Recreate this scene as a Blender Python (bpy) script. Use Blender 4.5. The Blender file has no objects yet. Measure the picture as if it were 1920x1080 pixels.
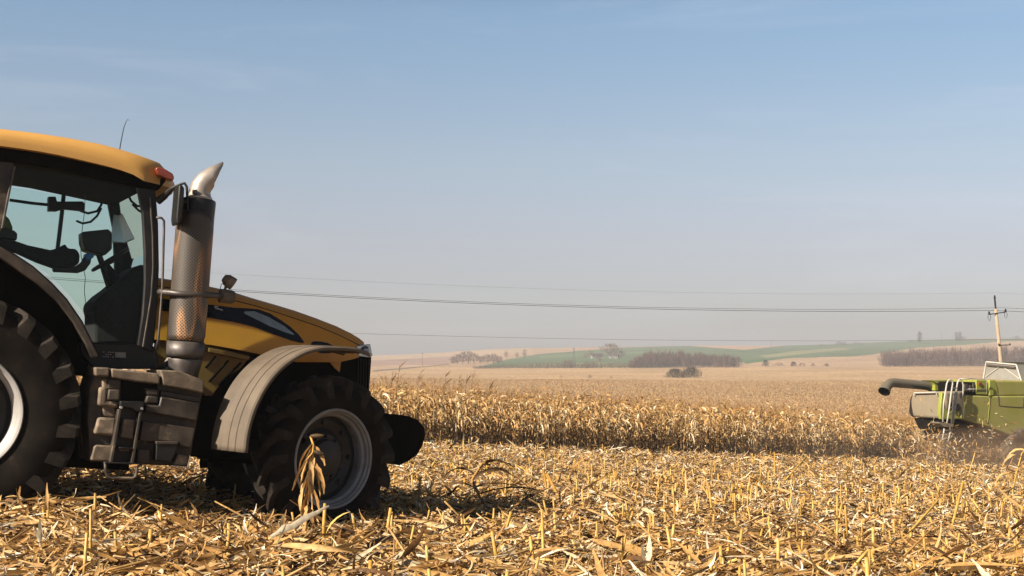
import bpy, bmesh, math, random
import numpy as np
from mathutils import Matrix, Vector

sc = bpy.context.scene
COL = sc.collection
random.seed(7)
RNG = np.random.default_rng(11)

# ------------------------------------------------------------------ camera
FPX = 2666.67                      # focal length in pixels of the 1920 wide photograph
CAM = np.array([0.0, 0.0, 1.4])
TILT = math.atan(150 / FPX)
cam_d = bpy.data.cameras.new('camera')
cam_d.lens = 50.0
cam_d.sensor_width = 36.0
cam_d.clip_start = 0.1
cam_d.clip_end = 20000
cam = bpy.data.objects.new('camera', cam_d)
COL.objects.link(cam)
cam.location = CAM
cam.rotation_euler = (math.pi / 2 + TILT, 0, 0)
sc.camera = cam

# ------------------------------------------------------------------ sky, sun, exposure
SUN_EL = math.radians(34.5)
SUN_AZ = math.radians(37)          # light travels this far from +X towards +Y
S = np.array([-math.cos(SUN_AZ) * math.cos(SUN_EL), -math.sin(SUN_AZ) * math.cos(SUN_EL), math.sin(SUN_EL)])
world = bpy.data.worlds.new('World')
sc.world = world
world.use_nodes = True
wn, wl = world.node_tree.nodes, world.node_tree.links
wn.clear()
wo = wn.new('ShaderNodeOutputWorld')
bg = wn.new('ShaderNodeBackground')
sky = wn.new('ShaderNodeTexSky')
sky.sky_type = 'NISHITA'
sky.sun_disc = False
sky.sun_elevation = SUN_EL
sky.sun_rotation = math.atan2(S[0], S[1])
sky.altitude = 100
sky.air_density = 1.0
sky.dust_density = 1.0
sky.ozone_density = 1.5
bg.inputs['Strength'].default_value = 0.0545
# the haze layer of the lower sky and thin cirrus, as tint of the sky by height above the horizon
tc = wn.new('ShaderNodeTexCoord')
sep = wn.new('ShaderNodeSeparateXYZ')
wl.new(tc.outputs['Generated'], sep.inputs[0])
ramp = wn.new('ShaderNodeValToRGB')
SKY_STOPS = [(0.0, (0.78, 0.78, 0.94)), (0.03, (0.81, 0.79, 0.94)), (0.09, (1.03, 0.86, 0.92)), (0.145, (1.12, 1.0, 0.97)), (0.244, (1.0, 1.08, 1.09)), (0.31, (0.62, 0.68, 0.72)), (0.42, (0.22, 0.24, 0.27)), (0.6, (0.12, 0.13, 0.15))]
cr = ramp.color_ramp
cr.elements[0].position = SKY_STOPS[0][0]; cr.elements[0].color = (*SKY_STOPS[0][1], 1)
cr.elements[1].position = SKY_STOPS[1][0]; cr.elements[1].color = (*SKY_STOPS[1][1], 1)
for p, c in SKY_STOPS[2:]:
    e = cr.elements.new(p); e.color = (*c, 1)
wl.new(sep.outputs[2], ramp.inputs[0])
mul = wn.new('ShaderNodeMix'); mul.data_type = 'RGBA'; mul.blend_type = 'MULTIPLY'; mul.inputs[0].default_value = 1
wl.new(sky.outputs[0], mul.inputs[6]); wl.new(ramp.outputs[0], mul.inputs[7])
mp = wn.new('ShaderNodeMapping'); mp.inputs['Scale'].default_value = (2.2, 2.2, 14); mp.inputs['Rotation'].default_value = (0.25, 0.05, 0.0)
wl.new(tc.outputs['Generated'], mp.inputs[0])
cn = wn.new('ShaderNodeTexNoise'); cn.inputs['Scale'].default_value = 1.6; cn.inputs['Detail'].default_value = 6; cn.inputs['Roughness'].default_value = 0.55
cn.inputs['Distortion'].default_value = 0.6
wl.new(mp.outputs[0], cn.inputs[0])
cm = wn.new('ShaderNodeMapRange'); cm.inputs[1].default_value = 0.5; cm.inputs[2].default_value = 0.85; cm.inputs[3].default_value = 0.0; cm.inputs[4].default_value = 0.35
wl.new(cn.outputs[0], cm.inputs[0])
cmix = wn.new('ShaderNodeMix'); cmix.data_type = 'RGBA'
cmix.inputs[7].default_value = (6.6, 6.9, 7.6, 1)
wl.new(cm.outputs[0], cmix.inputs[0]); wl.new(mul.outputs[2], cmix.inputs[6])
wl.new(cmix.outputs[2], bg.inputs['Color'])
wl.new(bg.outputs[0], wo.inputs['Surface'])

sun_d = bpy.data.lights.new('sun', 'SUN')
sun_d.energy = 5.0
sun_d.angle = math.radians(0.5)
sun_d.color = (1.0, 0.90, 0.76)
sun = bpy.data.objects.new('sun', sun_d)
COL.objects.link(sun)
sun.location = (-40, -30, 40)
sun.rotation_euler = Vector(S).to_track_quat('Z', 'Y').to_euler()

sc.view_settings.view_transform = 'Standard'
sc.view_settings.look = 'None'
sc.view_settings.gamma = 1
sc.view_settings.exposure = 1.15
sc.cycles.max_bounces = 8
sc.cycles.diffuse_bounces = 1
sc.cycles.transparent_max_bounces = 24
sc.cycles.volume_bounces = 0
sc.cycles.use_denoising = True

# ------------------------------------------------------------------ pixel <-> space helpers (to take real distances off the photograph)
FWD = np.array([0, math.cos(TILT), math.sin(TILT)])
UPV = np.array([0, -math.sin(TILT), math.cos(TILT)])
RTV = np.array([1.0, 0, 0])
def ray(px, py): return FWD + RTV * (px - 960) / FPX + UPV * (540 - py) / FPX
def pix(px, py, D):
    d = ray(px, py); return CAM + d * (D / d[1])

# ------------------------------------------------------------------ object helpers
def tag(o, label=None, cat=None, group=None, kind=None):
    if label: o['label'] = label
    if cat: o['category'] = cat
    if group: o['group'] = group
    if kind: o['kind'] = kind
    return o
def empty(name, mat=None, parent=None):
    o = bpy.data.objects.new(name, None); COL.objects.link(o)
    o.empty_display_size = 0.2
    if mat is not None: o.matrix_world = mat
    if parent: o.parent = parent
    return o
def mesh_obj(name, verts, faces, mat, parent=None, smooth=False, loc=None):
    me = bpy.data.meshes.new(name)
    me.from_pydata([tuple(v) for v in verts], [], [tuple(f) for f in faces])
    me.validate()
    if smooth:
        for p in me.polygons: p.use_smooth = True
    if mat: me.materials.append(mat)
    o = bpy.data.objects.new(name, me); COL.objects.link(o)
    if parent: o.parent = parent
    if loc is not None: o.location = loc
    return o

class MB:
    """collects shapes into one mesh"""
    def __init__(s): s.v = []; s.f = []; s.uv = None
    def add(s, V, F):
        n = len(s.v); s.v += [tuple(map(float, p)) for p in V]; s.f += [tuple(i + n for i in f) for f in F]; return s
    def box(s, c, d, R=None):
        P = []
        for z in (-1, 1):
            for y in (-1, 1):
                for x in (-1, 1):
                    q = np.array([x * d[0] / 2, y * d[1] / 2, z * d[2] / 2])
                    if R is not None: q = np.array(R) @ q
                    P.append(q + np.array(c))
        return s.add(P, [(0, 2, 3, 1), (4, 5, 7, 6), (0, 1, 5, 4), (2, 6, 7, 3), (0, 4, 6, 2), (1, 3, 7, 5)])
    def prism(s, poly, y0, y1):
        """poly of (x,z), extruded along y"""
        n = len(poly)
        a = sum(poly[i][0] * poly[(i + 1) % n][1] - poly[(i + 1) % n][0] * poly[i][1] for i in range(n))
        if a < 0: poly = poly[::-1]
        V = [(x, y0, z) for x, z in poly] + [(x, y1, z) for x, z in poly]
        F = [tuple(range(n)), tuple(range(2 * n - 1, n - 1, -1))]
        for i in range(n):
            j = (i + 1) % n
            F.append((j, i, n + i, n + j))
        return s.add(V, F)
    def prism_x(s, poly, x0, x1):
        """poly of (y,z), extruded along x"""
        n = len(poly)
        a = sum(poly[i][0] * poly[(i + 1) % n][1] - poly[(i + 1) % n][0] * poly[i][1] for i in range(n))
        if a < 0: poly = poly[::-1]
        V = [(x0, y, z) for y, z in poly] + [(x1, y, z) for y, z in poly]
        F = [tuple(range(n - 1, -1, -1)), tuple(range(n, 2 * n))]
        for i in range(n):
            j = (i + 1) % n
            F.append((i, j, n + j, n + i))
        return s.add(V, F)
    def tube(s, pts, r, seg=10, caps=True):
        pts = [np.array(p, float) for p in pts]; n = len(pts)
        rr = r if hasattr(r, '__len__') else [r] * n
        V = []; F = []
        prev = None
        for i, p in enumerate(pts):
            t = pts[min(i + 1, n - 1)] - pts[max(i - 1, 0)]
            t = t / (np.linalg.norm(t) + 1e-9)
            if prev is None:
                a = np.array([0, 0, 1.0]) if abs(t[2]) < 0.9 else np.array([1.0, 0, 0])
            else: a = prev
            u = a - t * (a @ t); u /= np.linalg.norm(u) + 1e-9
            prev = u
            w = np.cross(t, u)
            for k in range(seg):
                an = 2 * math.pi * k / seg
                V.append(p + rr[i] * (u * math.cos(an) + w * math.sin(an)))
        for i in range(n - 1):
            for k in range(seg):
                k2 = (k + 1) % seg
                F.append((i * seg + k, i * seg + k2, (i + 1) * seg + k2, (i + 1) * seg + k))
        if caps:
            F.append(tuple(range(seg - 1, -1, -1))); F.append(tuple((n - 1) * seg + k for k in range(seg)))
        return s.add(V, F)
    def lathe(s, prof, axis='y', seg=48, c=(0, 0, 0), a0=0, a1=2 * math.pi):
        """prof: (h, r) along the axis"""
        full = abs(a1 - a0 - 2 * math.pi) < 1e-6
        ns = seg if full else seg + 1
        V = []; F = []
        for k in range(ns):
            an = a0 + (a1 - a0) * k / seg
            ca, sa = math.cos(an), math.sin(an)
            for h, r in prof:
                if axis == 'y': q = (r * ca, h, r * sa)
                elif axis == 'z': q = (r * ca, r * sa, h)
                else: q = (h, r * ca, r * sa)
                V.append((q[0] + c[0], q[1] + c[1], q[2] + c[2]))
        m = len(prof)
        for k in range(seg):
            k2 = (k + 1) % ns
            for i in range(m - 1):
                F.append((k * m + i, k2 * m + i, k2 * m + i + 1, k * m + i + 1))
        return s.add(V, F)
    def loft(s, secs, close=False, cap=False):
        n = len(secs[0]); V = [p for sec in secs for p in sec]; F = []
        for i in range(len(secs) - 1):
            for k in range(n if close else n - 1):
                k2 = (k + 1) % n
                F.append((i * n + k, i * n + k2, (i + 1) * n + k2, (i + 1) * n + k))
        if cap:
            F.append(tuple(range(n - 1, -1, -1))); F.append(tuple((len(secs) - 1) * n + k for k in range(n)))
        return s.add(V, F)
    def build(s, name, mat, parent=None, smooth=False, bevel=0, seg=2, auto=None, solid=0):
        o = mesh_obj(name, s.v, s.f, mat, parent, smooth)
        bm = bmesh.new(); bm.from_mesh(o.data); bmesh.ops.recalc_face_normals(bm, faces=bm.faces[:]); bm.to_mesh(o.data); bm.free()
        if solid:
            m = o.modifiers.new('thickness', 'SOLIDIFY'); m.thickness = solid; m.offset = 0
        if bevel:
            m = o.modifiers.new('bevel', 'BEVEL'); m.width = bevel; m.segments = seg; m.limit_method = 'ANGLE'; m.angle_limit = math.radians(35)
            for p in o.data.polygons: p.use_smooth = True
        if auto is not None or bevel:
            for p in o.data.polygons: p.use_smooth = True
            try:
                o.data.set_sharp_from_angle(angle=math.radians(auto if auto is not None else 40))
            except Exception: pass
        return o

def np_mesh(name, V, F, mat, rnd=None, parent=None, smooth=False, extra=None):
    """fast mesh from numpy arrays; F is (n,4) or (n,3)"""
    V = np.ascontiguousarray(V, np.float32).reshape(-1, 3); F = np.ascontiguousarray(F, np.int32)
    me = bpy.data.meshes.new(name)
    me.vertices.add(len(V)); me.vertices.foreach_set('co', V.ravel())
    k = F.shape[1]
    me.loops.add(F.size); me.loops.foreach_set('vertex_index', F.ravel())
    me.polygons.add(len(F)); me.polygons.foreach_set('loop_start', np.arange(0, F.size, k, dtype=np.int32))
    if smooth: me.polygons.foreach_set('use_smooth', np.ones(len(F), bool))
    if rnd is not None:
        at = me.attributes.new('rnd', 'FLOAT', 'POINT'); at.data.foreach_set('value', np.ascontiguousarray(rnd, np.float32))
    if extra is not None:
        at = me.attributes.new('tint', 'FLOAT_COLOR', 'POINT'); at.data.foreach_set('color', np.ascontiguousarray(extra, np.float32).ravel())
    me.update(calc_edges=True)
    if mat: me.materials.append(mat)
    o = bpy.data.objects.new(name, me); COL.objects.link(o)
    if parent: o.parent = parent
    return o

# ------------------------------------------------------------------ materials
ALB = 0.85                          # reflectances as measured against the exposure above
def alb(c): return tuple(q * ALB for q in c)
def mat_new(name):
    m = bpy.data.materials.new(name); m.use_nodes = True
    nt = m.node_tree; p = nt.nodes['Principled BSDF']
    return m, nt, p
def noise_mat(name, c1, c2, rough=0.6, scale=6, metal=0, bump=0.0, detail=6, c3=None, r2=None, bscale=None, spec=0.4, coat=0.0, lo=0.35, hi=0.65, stretch=None):
    """two or three colours mixed by object-space noise (dust, wear), with bump and roughness variation"""
    m, nt, p = mat_new(name)
    N, L = nt.nodes, nt.links
    t = N.new('ShaderNodeTexCoord'); src = t.outputs['Object']
    if stretch:
        mpn = N.new('ShaderNodeMapping'); mpn.inputs['Scale'].default_value = stretch; L.new(src, mpn.inputs[0]); src = mpn.outputs[0]
    n = N.new('ShaderNodeTexNoise'); n.inputs['Scale'].default_value = scale; n.inputs['Detail'].default_value = detail; n.inputs['Roughness'].default_value = 0.62
    L.new(src, n.inputs[0])
    r = N.new('ShaderNodeValToRGB'); e = r.color_ramp.elements
    e[0].position = lo; e[0].color = (*alb(c1), 1); e[1].position = hi; e[1].color = (*alb(c2), 1)
    if c3: q = e.new(min(hi + 0.12, 0.98)); q.color = (*alb(c3), 1)
    L.new(n.outputs[0], r.inputs[0]); L.new(r.outputs[0], p.inputs['Base Color'])
    p.inputs['Metallic'].default_value = metal
    p.inputs['Specular IOR Level'].default_value = spec
    p.inputs['Coat Weight'].default_value = coat
    if r2 is not None:
        mr = N.new('ShaderNodeMapRange'); mr.inputs[1].default_value = lo; mr.inputs[2].default_value = hi; mr.inputs[3].default_value = rough; mr.inputs[4].default_value = r2
        L.new(n.outputs[0], mr.inputs[0]); L.new(mr.outputs[0], p.inputs['Roughness'])
    else: p.inputs['Roughness'].default_value = rough
    if bump:
        b = N.new('ShaderNodeBump'); b.inputs['Strength'].default_value = bump; b.inputs['Distance'].default_value = 0.02
        n2 = N.new('ShaderNodeTexNoise'); n2.inputs['Scale'].default_value = bscale or scale * 6; n2.inputs['Detail'].default_value = 5
        L.new(src, n2.inputs[0]); L.new(n2.outputs[0], b.inputs['Height']); L.new(b.outputs[0], p.inputs['Normal'])
    return m
def glass_mat(name, tint, refl=0.08, rough=0.02):
    m, nt, p = mat_new(name); N, L = nt.nodes, nt.links
    N.remove(p)
    tr = N.new('ShaderNodeBsdfTransparent'); tr.inputs[0].default_value = (*tint, 1)
    gl = N.new('ShaderNodeBsdfGlossy'); gl.inputs['Roughness'].default_value = rough
    fr = N.new('ShaderNodeFresnel'); fr.inputs[0].default_value = 1.22
    mx = N.new('ShaderNodeMixShader'); L.new(fr.outputs[0], mx.inputs[0]); L.new(tr.outputs[0], mx.inputs[1]); L.new(gl.outputs[0], mx.inputs[2])
    L.new(mx.outputs[0], N['Material Output'].inputs[0])
    return m
def straw_mat(name, stops, rough=0.65, trans=0.3, fibre=True):
    m, nt, p = mat_new(name); N, L = nt.nodes, nt.links
    a = N.new('ShaderNodeAttribute'); a.attribute_name = 'rnd'
    r = N.new('ShaderNodeValToRGB'); e = r.color_ramp.elements
    e[0].position = stops[0][0]; e[0].color = (*alb(stops[0][1]), 1); e[1].position = stops[-1][0]; e[1].color = (*alb(stops[-1][1]), 1)
    for q, c in stops[1:-1]:
        k = e.new(q); k.color = (*alb(c), 1)
    L.new(a.outputs['Fac'], r.inputs[0])
    g = N.new('ShaderNodeNewGeometry')
    n = N.new('ShaderNodeTexNoise'); n.inputs['Scale'].default_value = 22; n.inputs['Detail'].default_value = 4
    L.new(g.outputs['Position'], n.inputs[0])
    mr = N.new('ShaderNodeMapRange'); mr.inputs[1].default_value = 0.3; mr.inputs[2].default_value = 0.7; mr.inputs[3].default_value = 0.68; mr.inputs[4].default_value = 1.2
    L.new(n.outputs[0], mr.inputs[0])
    mu = N.new('ShaderNodeMix'); mu.data_type = 'RGBA'; mu.blend_type = 'MULTIPLY'; mu.inputs[0].default_value = 1
    L.new(r.outputs[0], mu.inputs[6]); L.new(mr.outputs[0], mu.inputs[7])
    L.new(mu.outputs[2], p.inputs['Base Color']); p.inputs['Roughness'].default_value = rough; p.inputs['Specular IOR Level'].default_value = 0.35
    if trans:
        tl = N.new('ShaderNodeBsdfTranslucent'); L.new(mu.outputs[2], tl.inputs[0])
        mx = N.new('ShaderNodeMixShader'); mx.inputs[0].default_value = trans
        L.new(p.outputs[0], mx.inputs[1]); L.new(tl.outputs[0], mx.inputs[2]); L.new(mx.outputs[0], N['Material Output'].inputs[0])
    return m

M = {}
M['yellow'] = noise_mat('ochre_paint', (0.74, 0.315, 0.032), (0.66, 0.28, 0.032), rough=0.33, r2=0.45, scale=3, coat=0.15, bump=0.01, c3=(0.46, 0.25, 0.06))
M['roof_yellow'] = noise_mat('faded_ochre_paint', (0.66, 0.36, 0.10), (0.60, 0.32, 0.085), rough=0.42, r2=0.55, scale=3, bump=0.01)
M['yellow_dirty'] = noise_mat('dusty_ochre_paint', (0.30, 0.16, 0.03), (0.20, 0.11, 0.03), rough=0.6, scale=5, bump=0.03)
M['black'] = noise_mat('black_paint', (0.005, 0.005, 0.005), (0.013, 0.011, 0.009), rough=0.45, scale=5, r2=0.6)
M['black_matt'] = noise_mat('black_matt_frame', (0.002, 0.002, 0.002), (0.007, 0.0058, 0.0045), rough=0.8, scale=5, spec=0.08)
M['black_gloss'] = noise_mat('black_decal', (0.008, 0.009, 0.012), (0.012, 0.013, 0.016), rough=0.18, scale=4)
M['plastic'] = noise_mat('dusty_black_plastic', (0.026, 0.020, 0.015), (0.085, 0.063, 0.045), rough=0.45, scale=3.5, r2=0.75, c3=(0.30, 0.22, 0.15), bump=0.10, lo=0.40, hi=0.60, detail=14)
M['plastic_worn_lit'] = noise_mat('worn_dusty_lit_plastic', (0.13, 0.097, 0.068), (0.23, 0.17, 0.115), rough=0.6, scale=7, r2=0.75, c3=(0.42, 0.32, 0.22), bump=0.10, detail=14, lo=0.42, hi=0.58)  # dusty worn plastic, brightened: sunlight on the left-facing parts put into the colour
M['fender'] = noise_mat('dusty_grey_fender', (0.105, 0.080, 0.056), (0.165, 0.126, 0.089), rough=0.6, scale=3, r2=0.75, c3=(0.20, 0.155, 0.11), bump=0.04)
M['rubber'] = noise_mat('tyre_rubber', (0.007, 0.0055, 0.0042), (0.017, 0.0125, 0.009), rough=0.85, scale=4, c3=(0.05, 0.036, 0.026), bump=0.08, lo=0.38, hi=0.62, spec=0.12)
M['lug'] = noise_mat('dusty_tyre_lug', (0.016, 0.013, 0.010), (0.044, 0.034, 0.026), rough=0.85, scale=7, c3=(0.12, 0.088, 0.064), bump=0.1, spec=0.2)
M['rim'] = noise_mat('silver_rim_paint', (0.46, 0.44, 0.42), (0.36, 0.335, 0.31), rough=0.42, scale=4, r2=0.6, metal=0.15, c3=(0.25, 0.215, 0.18), bump=0.02)
M['rim_front'] = noise_mat('shaded_rim_paint', (0.30, 0.30, 0.31), (0.22, 0.215, 0.21), rough=0.38, scale=4, r2=0.6, metal=0.2, c3=(0.15, 0.13, 0.11), bump=0.02)  # darker copy of the silver rim paint, shade on the front rims included
M['rim_dark'] = noise_mat('shaded_wheel_disc', (0.018, 0.017, 0.016), (0.03, 0.027, 0.024), rough=0.55, scale=5)  # shadow inside the deep rim put into the disc colour
M['steel'] = noise_mat('exhaust_pipe_steel', (0.50, 0.44, 0.385), (0.36, 0.30, 0.25), rough=0.45, scale=6, metal=0.5, r2=0.5, c3=(0.25, 0.18, 0.14), bump=0.03)
M['steel_dark'] = noise_mat('dark_steel', (0.09, 0.08, 0.075), (0.15, 0.125, 0.11), rough=0.45, scale=7, metal=0.6, r2=0.6)
M['chrome'] = noise_mat('bright_bezel', (0.72, 0.72, 0.72), (0.6, 0.6, 0.6), rough=0.25, scale=4, metal=0.7)
M['lens'] = noise_mat('lamp_lens', (0.30, 0.32, 0.34), (0.2, 0.21, 0.22), rough=0.12, scale=20, metal=0.4)
M['amber'] = noise_mat('amber_lens', (0.27, 0.045, 0.015), (0.2, 0.035, 0.012), rough=0.25, scale=30, coat=0.4)
M['far_leaf'] = straw_mat('far_maize_tops', [(0, (0.33, 0.205, 0.095)), (0.5, (0.44, 0.282, 0.135)), (1, (0.52, 0.355, 0.185))], trans=0.1)
M['mirror_grey'] = noise_mat('mirror_glare', (0.62, 0.64, 0.64), (0.55, 0.57, 0.57), rough=0.28, scale=4, metal=0.7)  # pale grey carries the sun glare on the mirror
M['lining'] = noise_mat('grey_lining', (0.20, 0.19, 0.18), (0.25, 0.235, 0.22), rough=0.85, scale=20)
M['seat'] = noise_mat('dark_seat_fabric', (0.006, 0.0066, 0.007), (0.014, 0.0145, 0.015), rough=0.9, scale=30)
M['green_cloth'] = noise_mat('olive_green_cloth', (0.10, 0.13, 0.035), (0.14, 0.17, 0.05), rough=0.9, scale=15)
M['blue'] = noise_mat('blue_plastic', (0.02, 0.13, 0.36), (0.03, 0.16, 0.40), rough=0.4, scale=5)
M['mirror'] = noise_mat('mirror_glass', (0.85, 0.87, 0.9), (0.8, 0.82, 0.85), rough=0.04, scale=3, metal=1.0)
M['glass'] = glass_mat('green_tinted_glass', (0.82, 0.945, 0.895))
M['white_mark'] = noise_mat('white_lettering', (0.6, 0.66, 0.72), (0.5, 0.56, 0.62), rough=0.3, scale=4)
M['sticker'] = noise_mat('pale_sticker', (0.34, 0.31, 0.28), (0.26, 0.23, 0.2), rough=0.5, scale=40)
M['stripe_window'] = noise_mat('stripe_window_glint', (0.36, 0.45, 0.52), (0.22, 0.26, 0.27), rough=0.1, scale=3)  # bluish-white highlights of the window put into the colour
STRAW = [(0.0, (0.030, 0.015, 0.007)), (0.18, (0.19, 0.088, 0.028)), (0.42, (0.50, 0.262, 0.075)), (0.65, (0.66, 0.395, 0.145)), (0.85, (0.78, 0.57, 0.30)), (1.0, (0.95, 0.86, 0.68))]
M['litter'] = straw_mat('dry_maize_litter', STRAW, trans=0.22)
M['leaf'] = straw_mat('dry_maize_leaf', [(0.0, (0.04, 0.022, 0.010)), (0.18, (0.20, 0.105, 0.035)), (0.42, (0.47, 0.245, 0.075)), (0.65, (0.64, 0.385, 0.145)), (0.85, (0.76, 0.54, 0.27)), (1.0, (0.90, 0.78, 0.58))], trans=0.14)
M['stalk'] = straw_mat('dry_maize_stalk', [(0.0, (0.36, 0.18, 0.035)), (0.5, (0.56, 0.32, 0.065)), (1.0, (0.68, 0.46, 0.14))], trans=0, rough=0.5)
M['husk'] = straw_mat('pale_maize_husk', [(0.0, (0.5, 0.36, 0.18)), (1.0, (0.74, 0.64, 0.46))], trans=0.25)

# ------------------------------------------------------------------ terrain
ROW_D = np.array([100, 130, 180, 260, 400, 600, 750, 900, 1200, 1800, 2300, 3200.])
ROW_PX = np.array([-600, 300, 700, 1000, 1400, 1900, 2500.])
ROW_T = np.array([
    [800, 785, 765, 737, 713, 702, 700, 692, 680, 676, 682, 690],
    [802, 787, 766, 737, 713, 701, 698, 690, 677, 669, 677, 688],
    [806, 790, 768, 738, 713, 701, 697, 688, 674, 664.5, 674, 686],
    [812, 796, 773, 744, 717, 700, 692, 682, 668, 654, 664, 682],
    [826, 808, 784, 755, 722, 699, 690, 680, 664, 646.5, 656, 678],
    [836, 816, 790, 759, 724, 700, 690, 679, 660, 636, 648, 674],
    [836, 816, 790, 759, 724, 700, 690, 676, 656, 630, 642, 670]])
def _bump(X, Y):
    return 0.05 * np.sin(X * 1.3 + 0.6) * np.sin(Y * 0.9 + 1.1) + 0.035 * np.sin(X * 2.9 + Y * 2.1) + 0.02 * np.sin(X * 5.1 - Y * 3.7)
NEAR_A, NEAR_B, NEAR_C = 0.26, -0.05, -0.035
FW_POS = np.array([0.0, 0.0])       # under the front wheels the soil is pressed down (set by the tractor section)
def ground_h(X, Y):
    X = np.asarray(X, float); Y = np.asarray(Y, float)
    Yc = np.maximum(Y, 0.0)
    near = NEAR_A + NEAR_B * np.clip(X, -60, 60) + NEAR_C * Yc + _bump(X, Y) * 0.8
    near = near - 0.13 * np.exp(-((X + 1.9) / 1.3) ** 2 - ((Yc - 12.9) / 1.0) ** 2)
    near = near + 0.42 * np.exp(-((X + 5.4) / 2.0) ** 2 - ((Yc - 17.6) / 2.0) ** 2)
    px = np.clip(960 + FPX * X / np.maximum(Yc, 1.0), -600, 2500)
    D = np.clip(Yc, 100, 3200)
    i = np.clip(np.searchsorted(ROW_PX, px) - 1, 0, len(ROW_PX) - 2); u = (px - ROW_PX[i]) / (ROW_PX[i + 1] - ROW_PX[i])
    j = np.clip(np.searchsorted(ROW_D, D) - 1, 0, len(ROW_D) - 2); w = (np.log(D) - np.log(ROW_D[j])) / (np.log(ROW_D[j + 1]) - np.log(ROW_D[j]))
    u = u * u * (3 - 2 * u)
    row = (ROW_T[i, j] * (1 - u) + ROW_T[i + 1, j] * u) * (1 - w) + (ROW_T[i, j + 1] * (1 - u) + ROW_T[i + 1, j + 1] * u) * w
    far = CAM[2] + (690 - row) * np.maximum(Yc, 60) / FPX
    far = far + np.clip((Yc - 700) / 600, 0, 1) * 1.2 * np.sin(X * 0.011 + Yc * 0.004)
    k = np.clip((Yc - 78) / 60, 0, 1); k = k * k * (3 - 2 * k)
    return near * (1 - k) + far * k
def at(px, row, D=None):
    """ground point under the pixel column px at distance D"""
    X = (px - 960) / FPX * D
    return np.array([X, D, float(ground_h(X, D))])

EDGE_A, EDGE_B = np.array([-2.95, 49.2]), np.array([15.7, 61.8])     # foot of the standing maize
EDGE_T = (EDGE_B - EDGE_A) / np.linalg.norm(EDGE_B - EDGE_A); EDGE_N = np.array([-EDGE_T[1], EDGE_T[0]])
def edge_dist(X, Y): return (X - EDGE_A[0]) * EDGE_N[0] + (Y - EDGE_A[1]) * EDGE_N[1]

def in_poly(px, py, poly):
    inside = np.zeros(px.shape, bool); n = len(poly)
    for i in range(n):
        x1, y1 = poly[i]; x2, y2 = poly[(i + 1) % n]
        c = ((y1 > py) != (y2 > py)) & (px < (x2 - x1) * (py - y1) / (y2 - y1 + 1e-9) + x1)
        inside ^= c
    return inside

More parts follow.
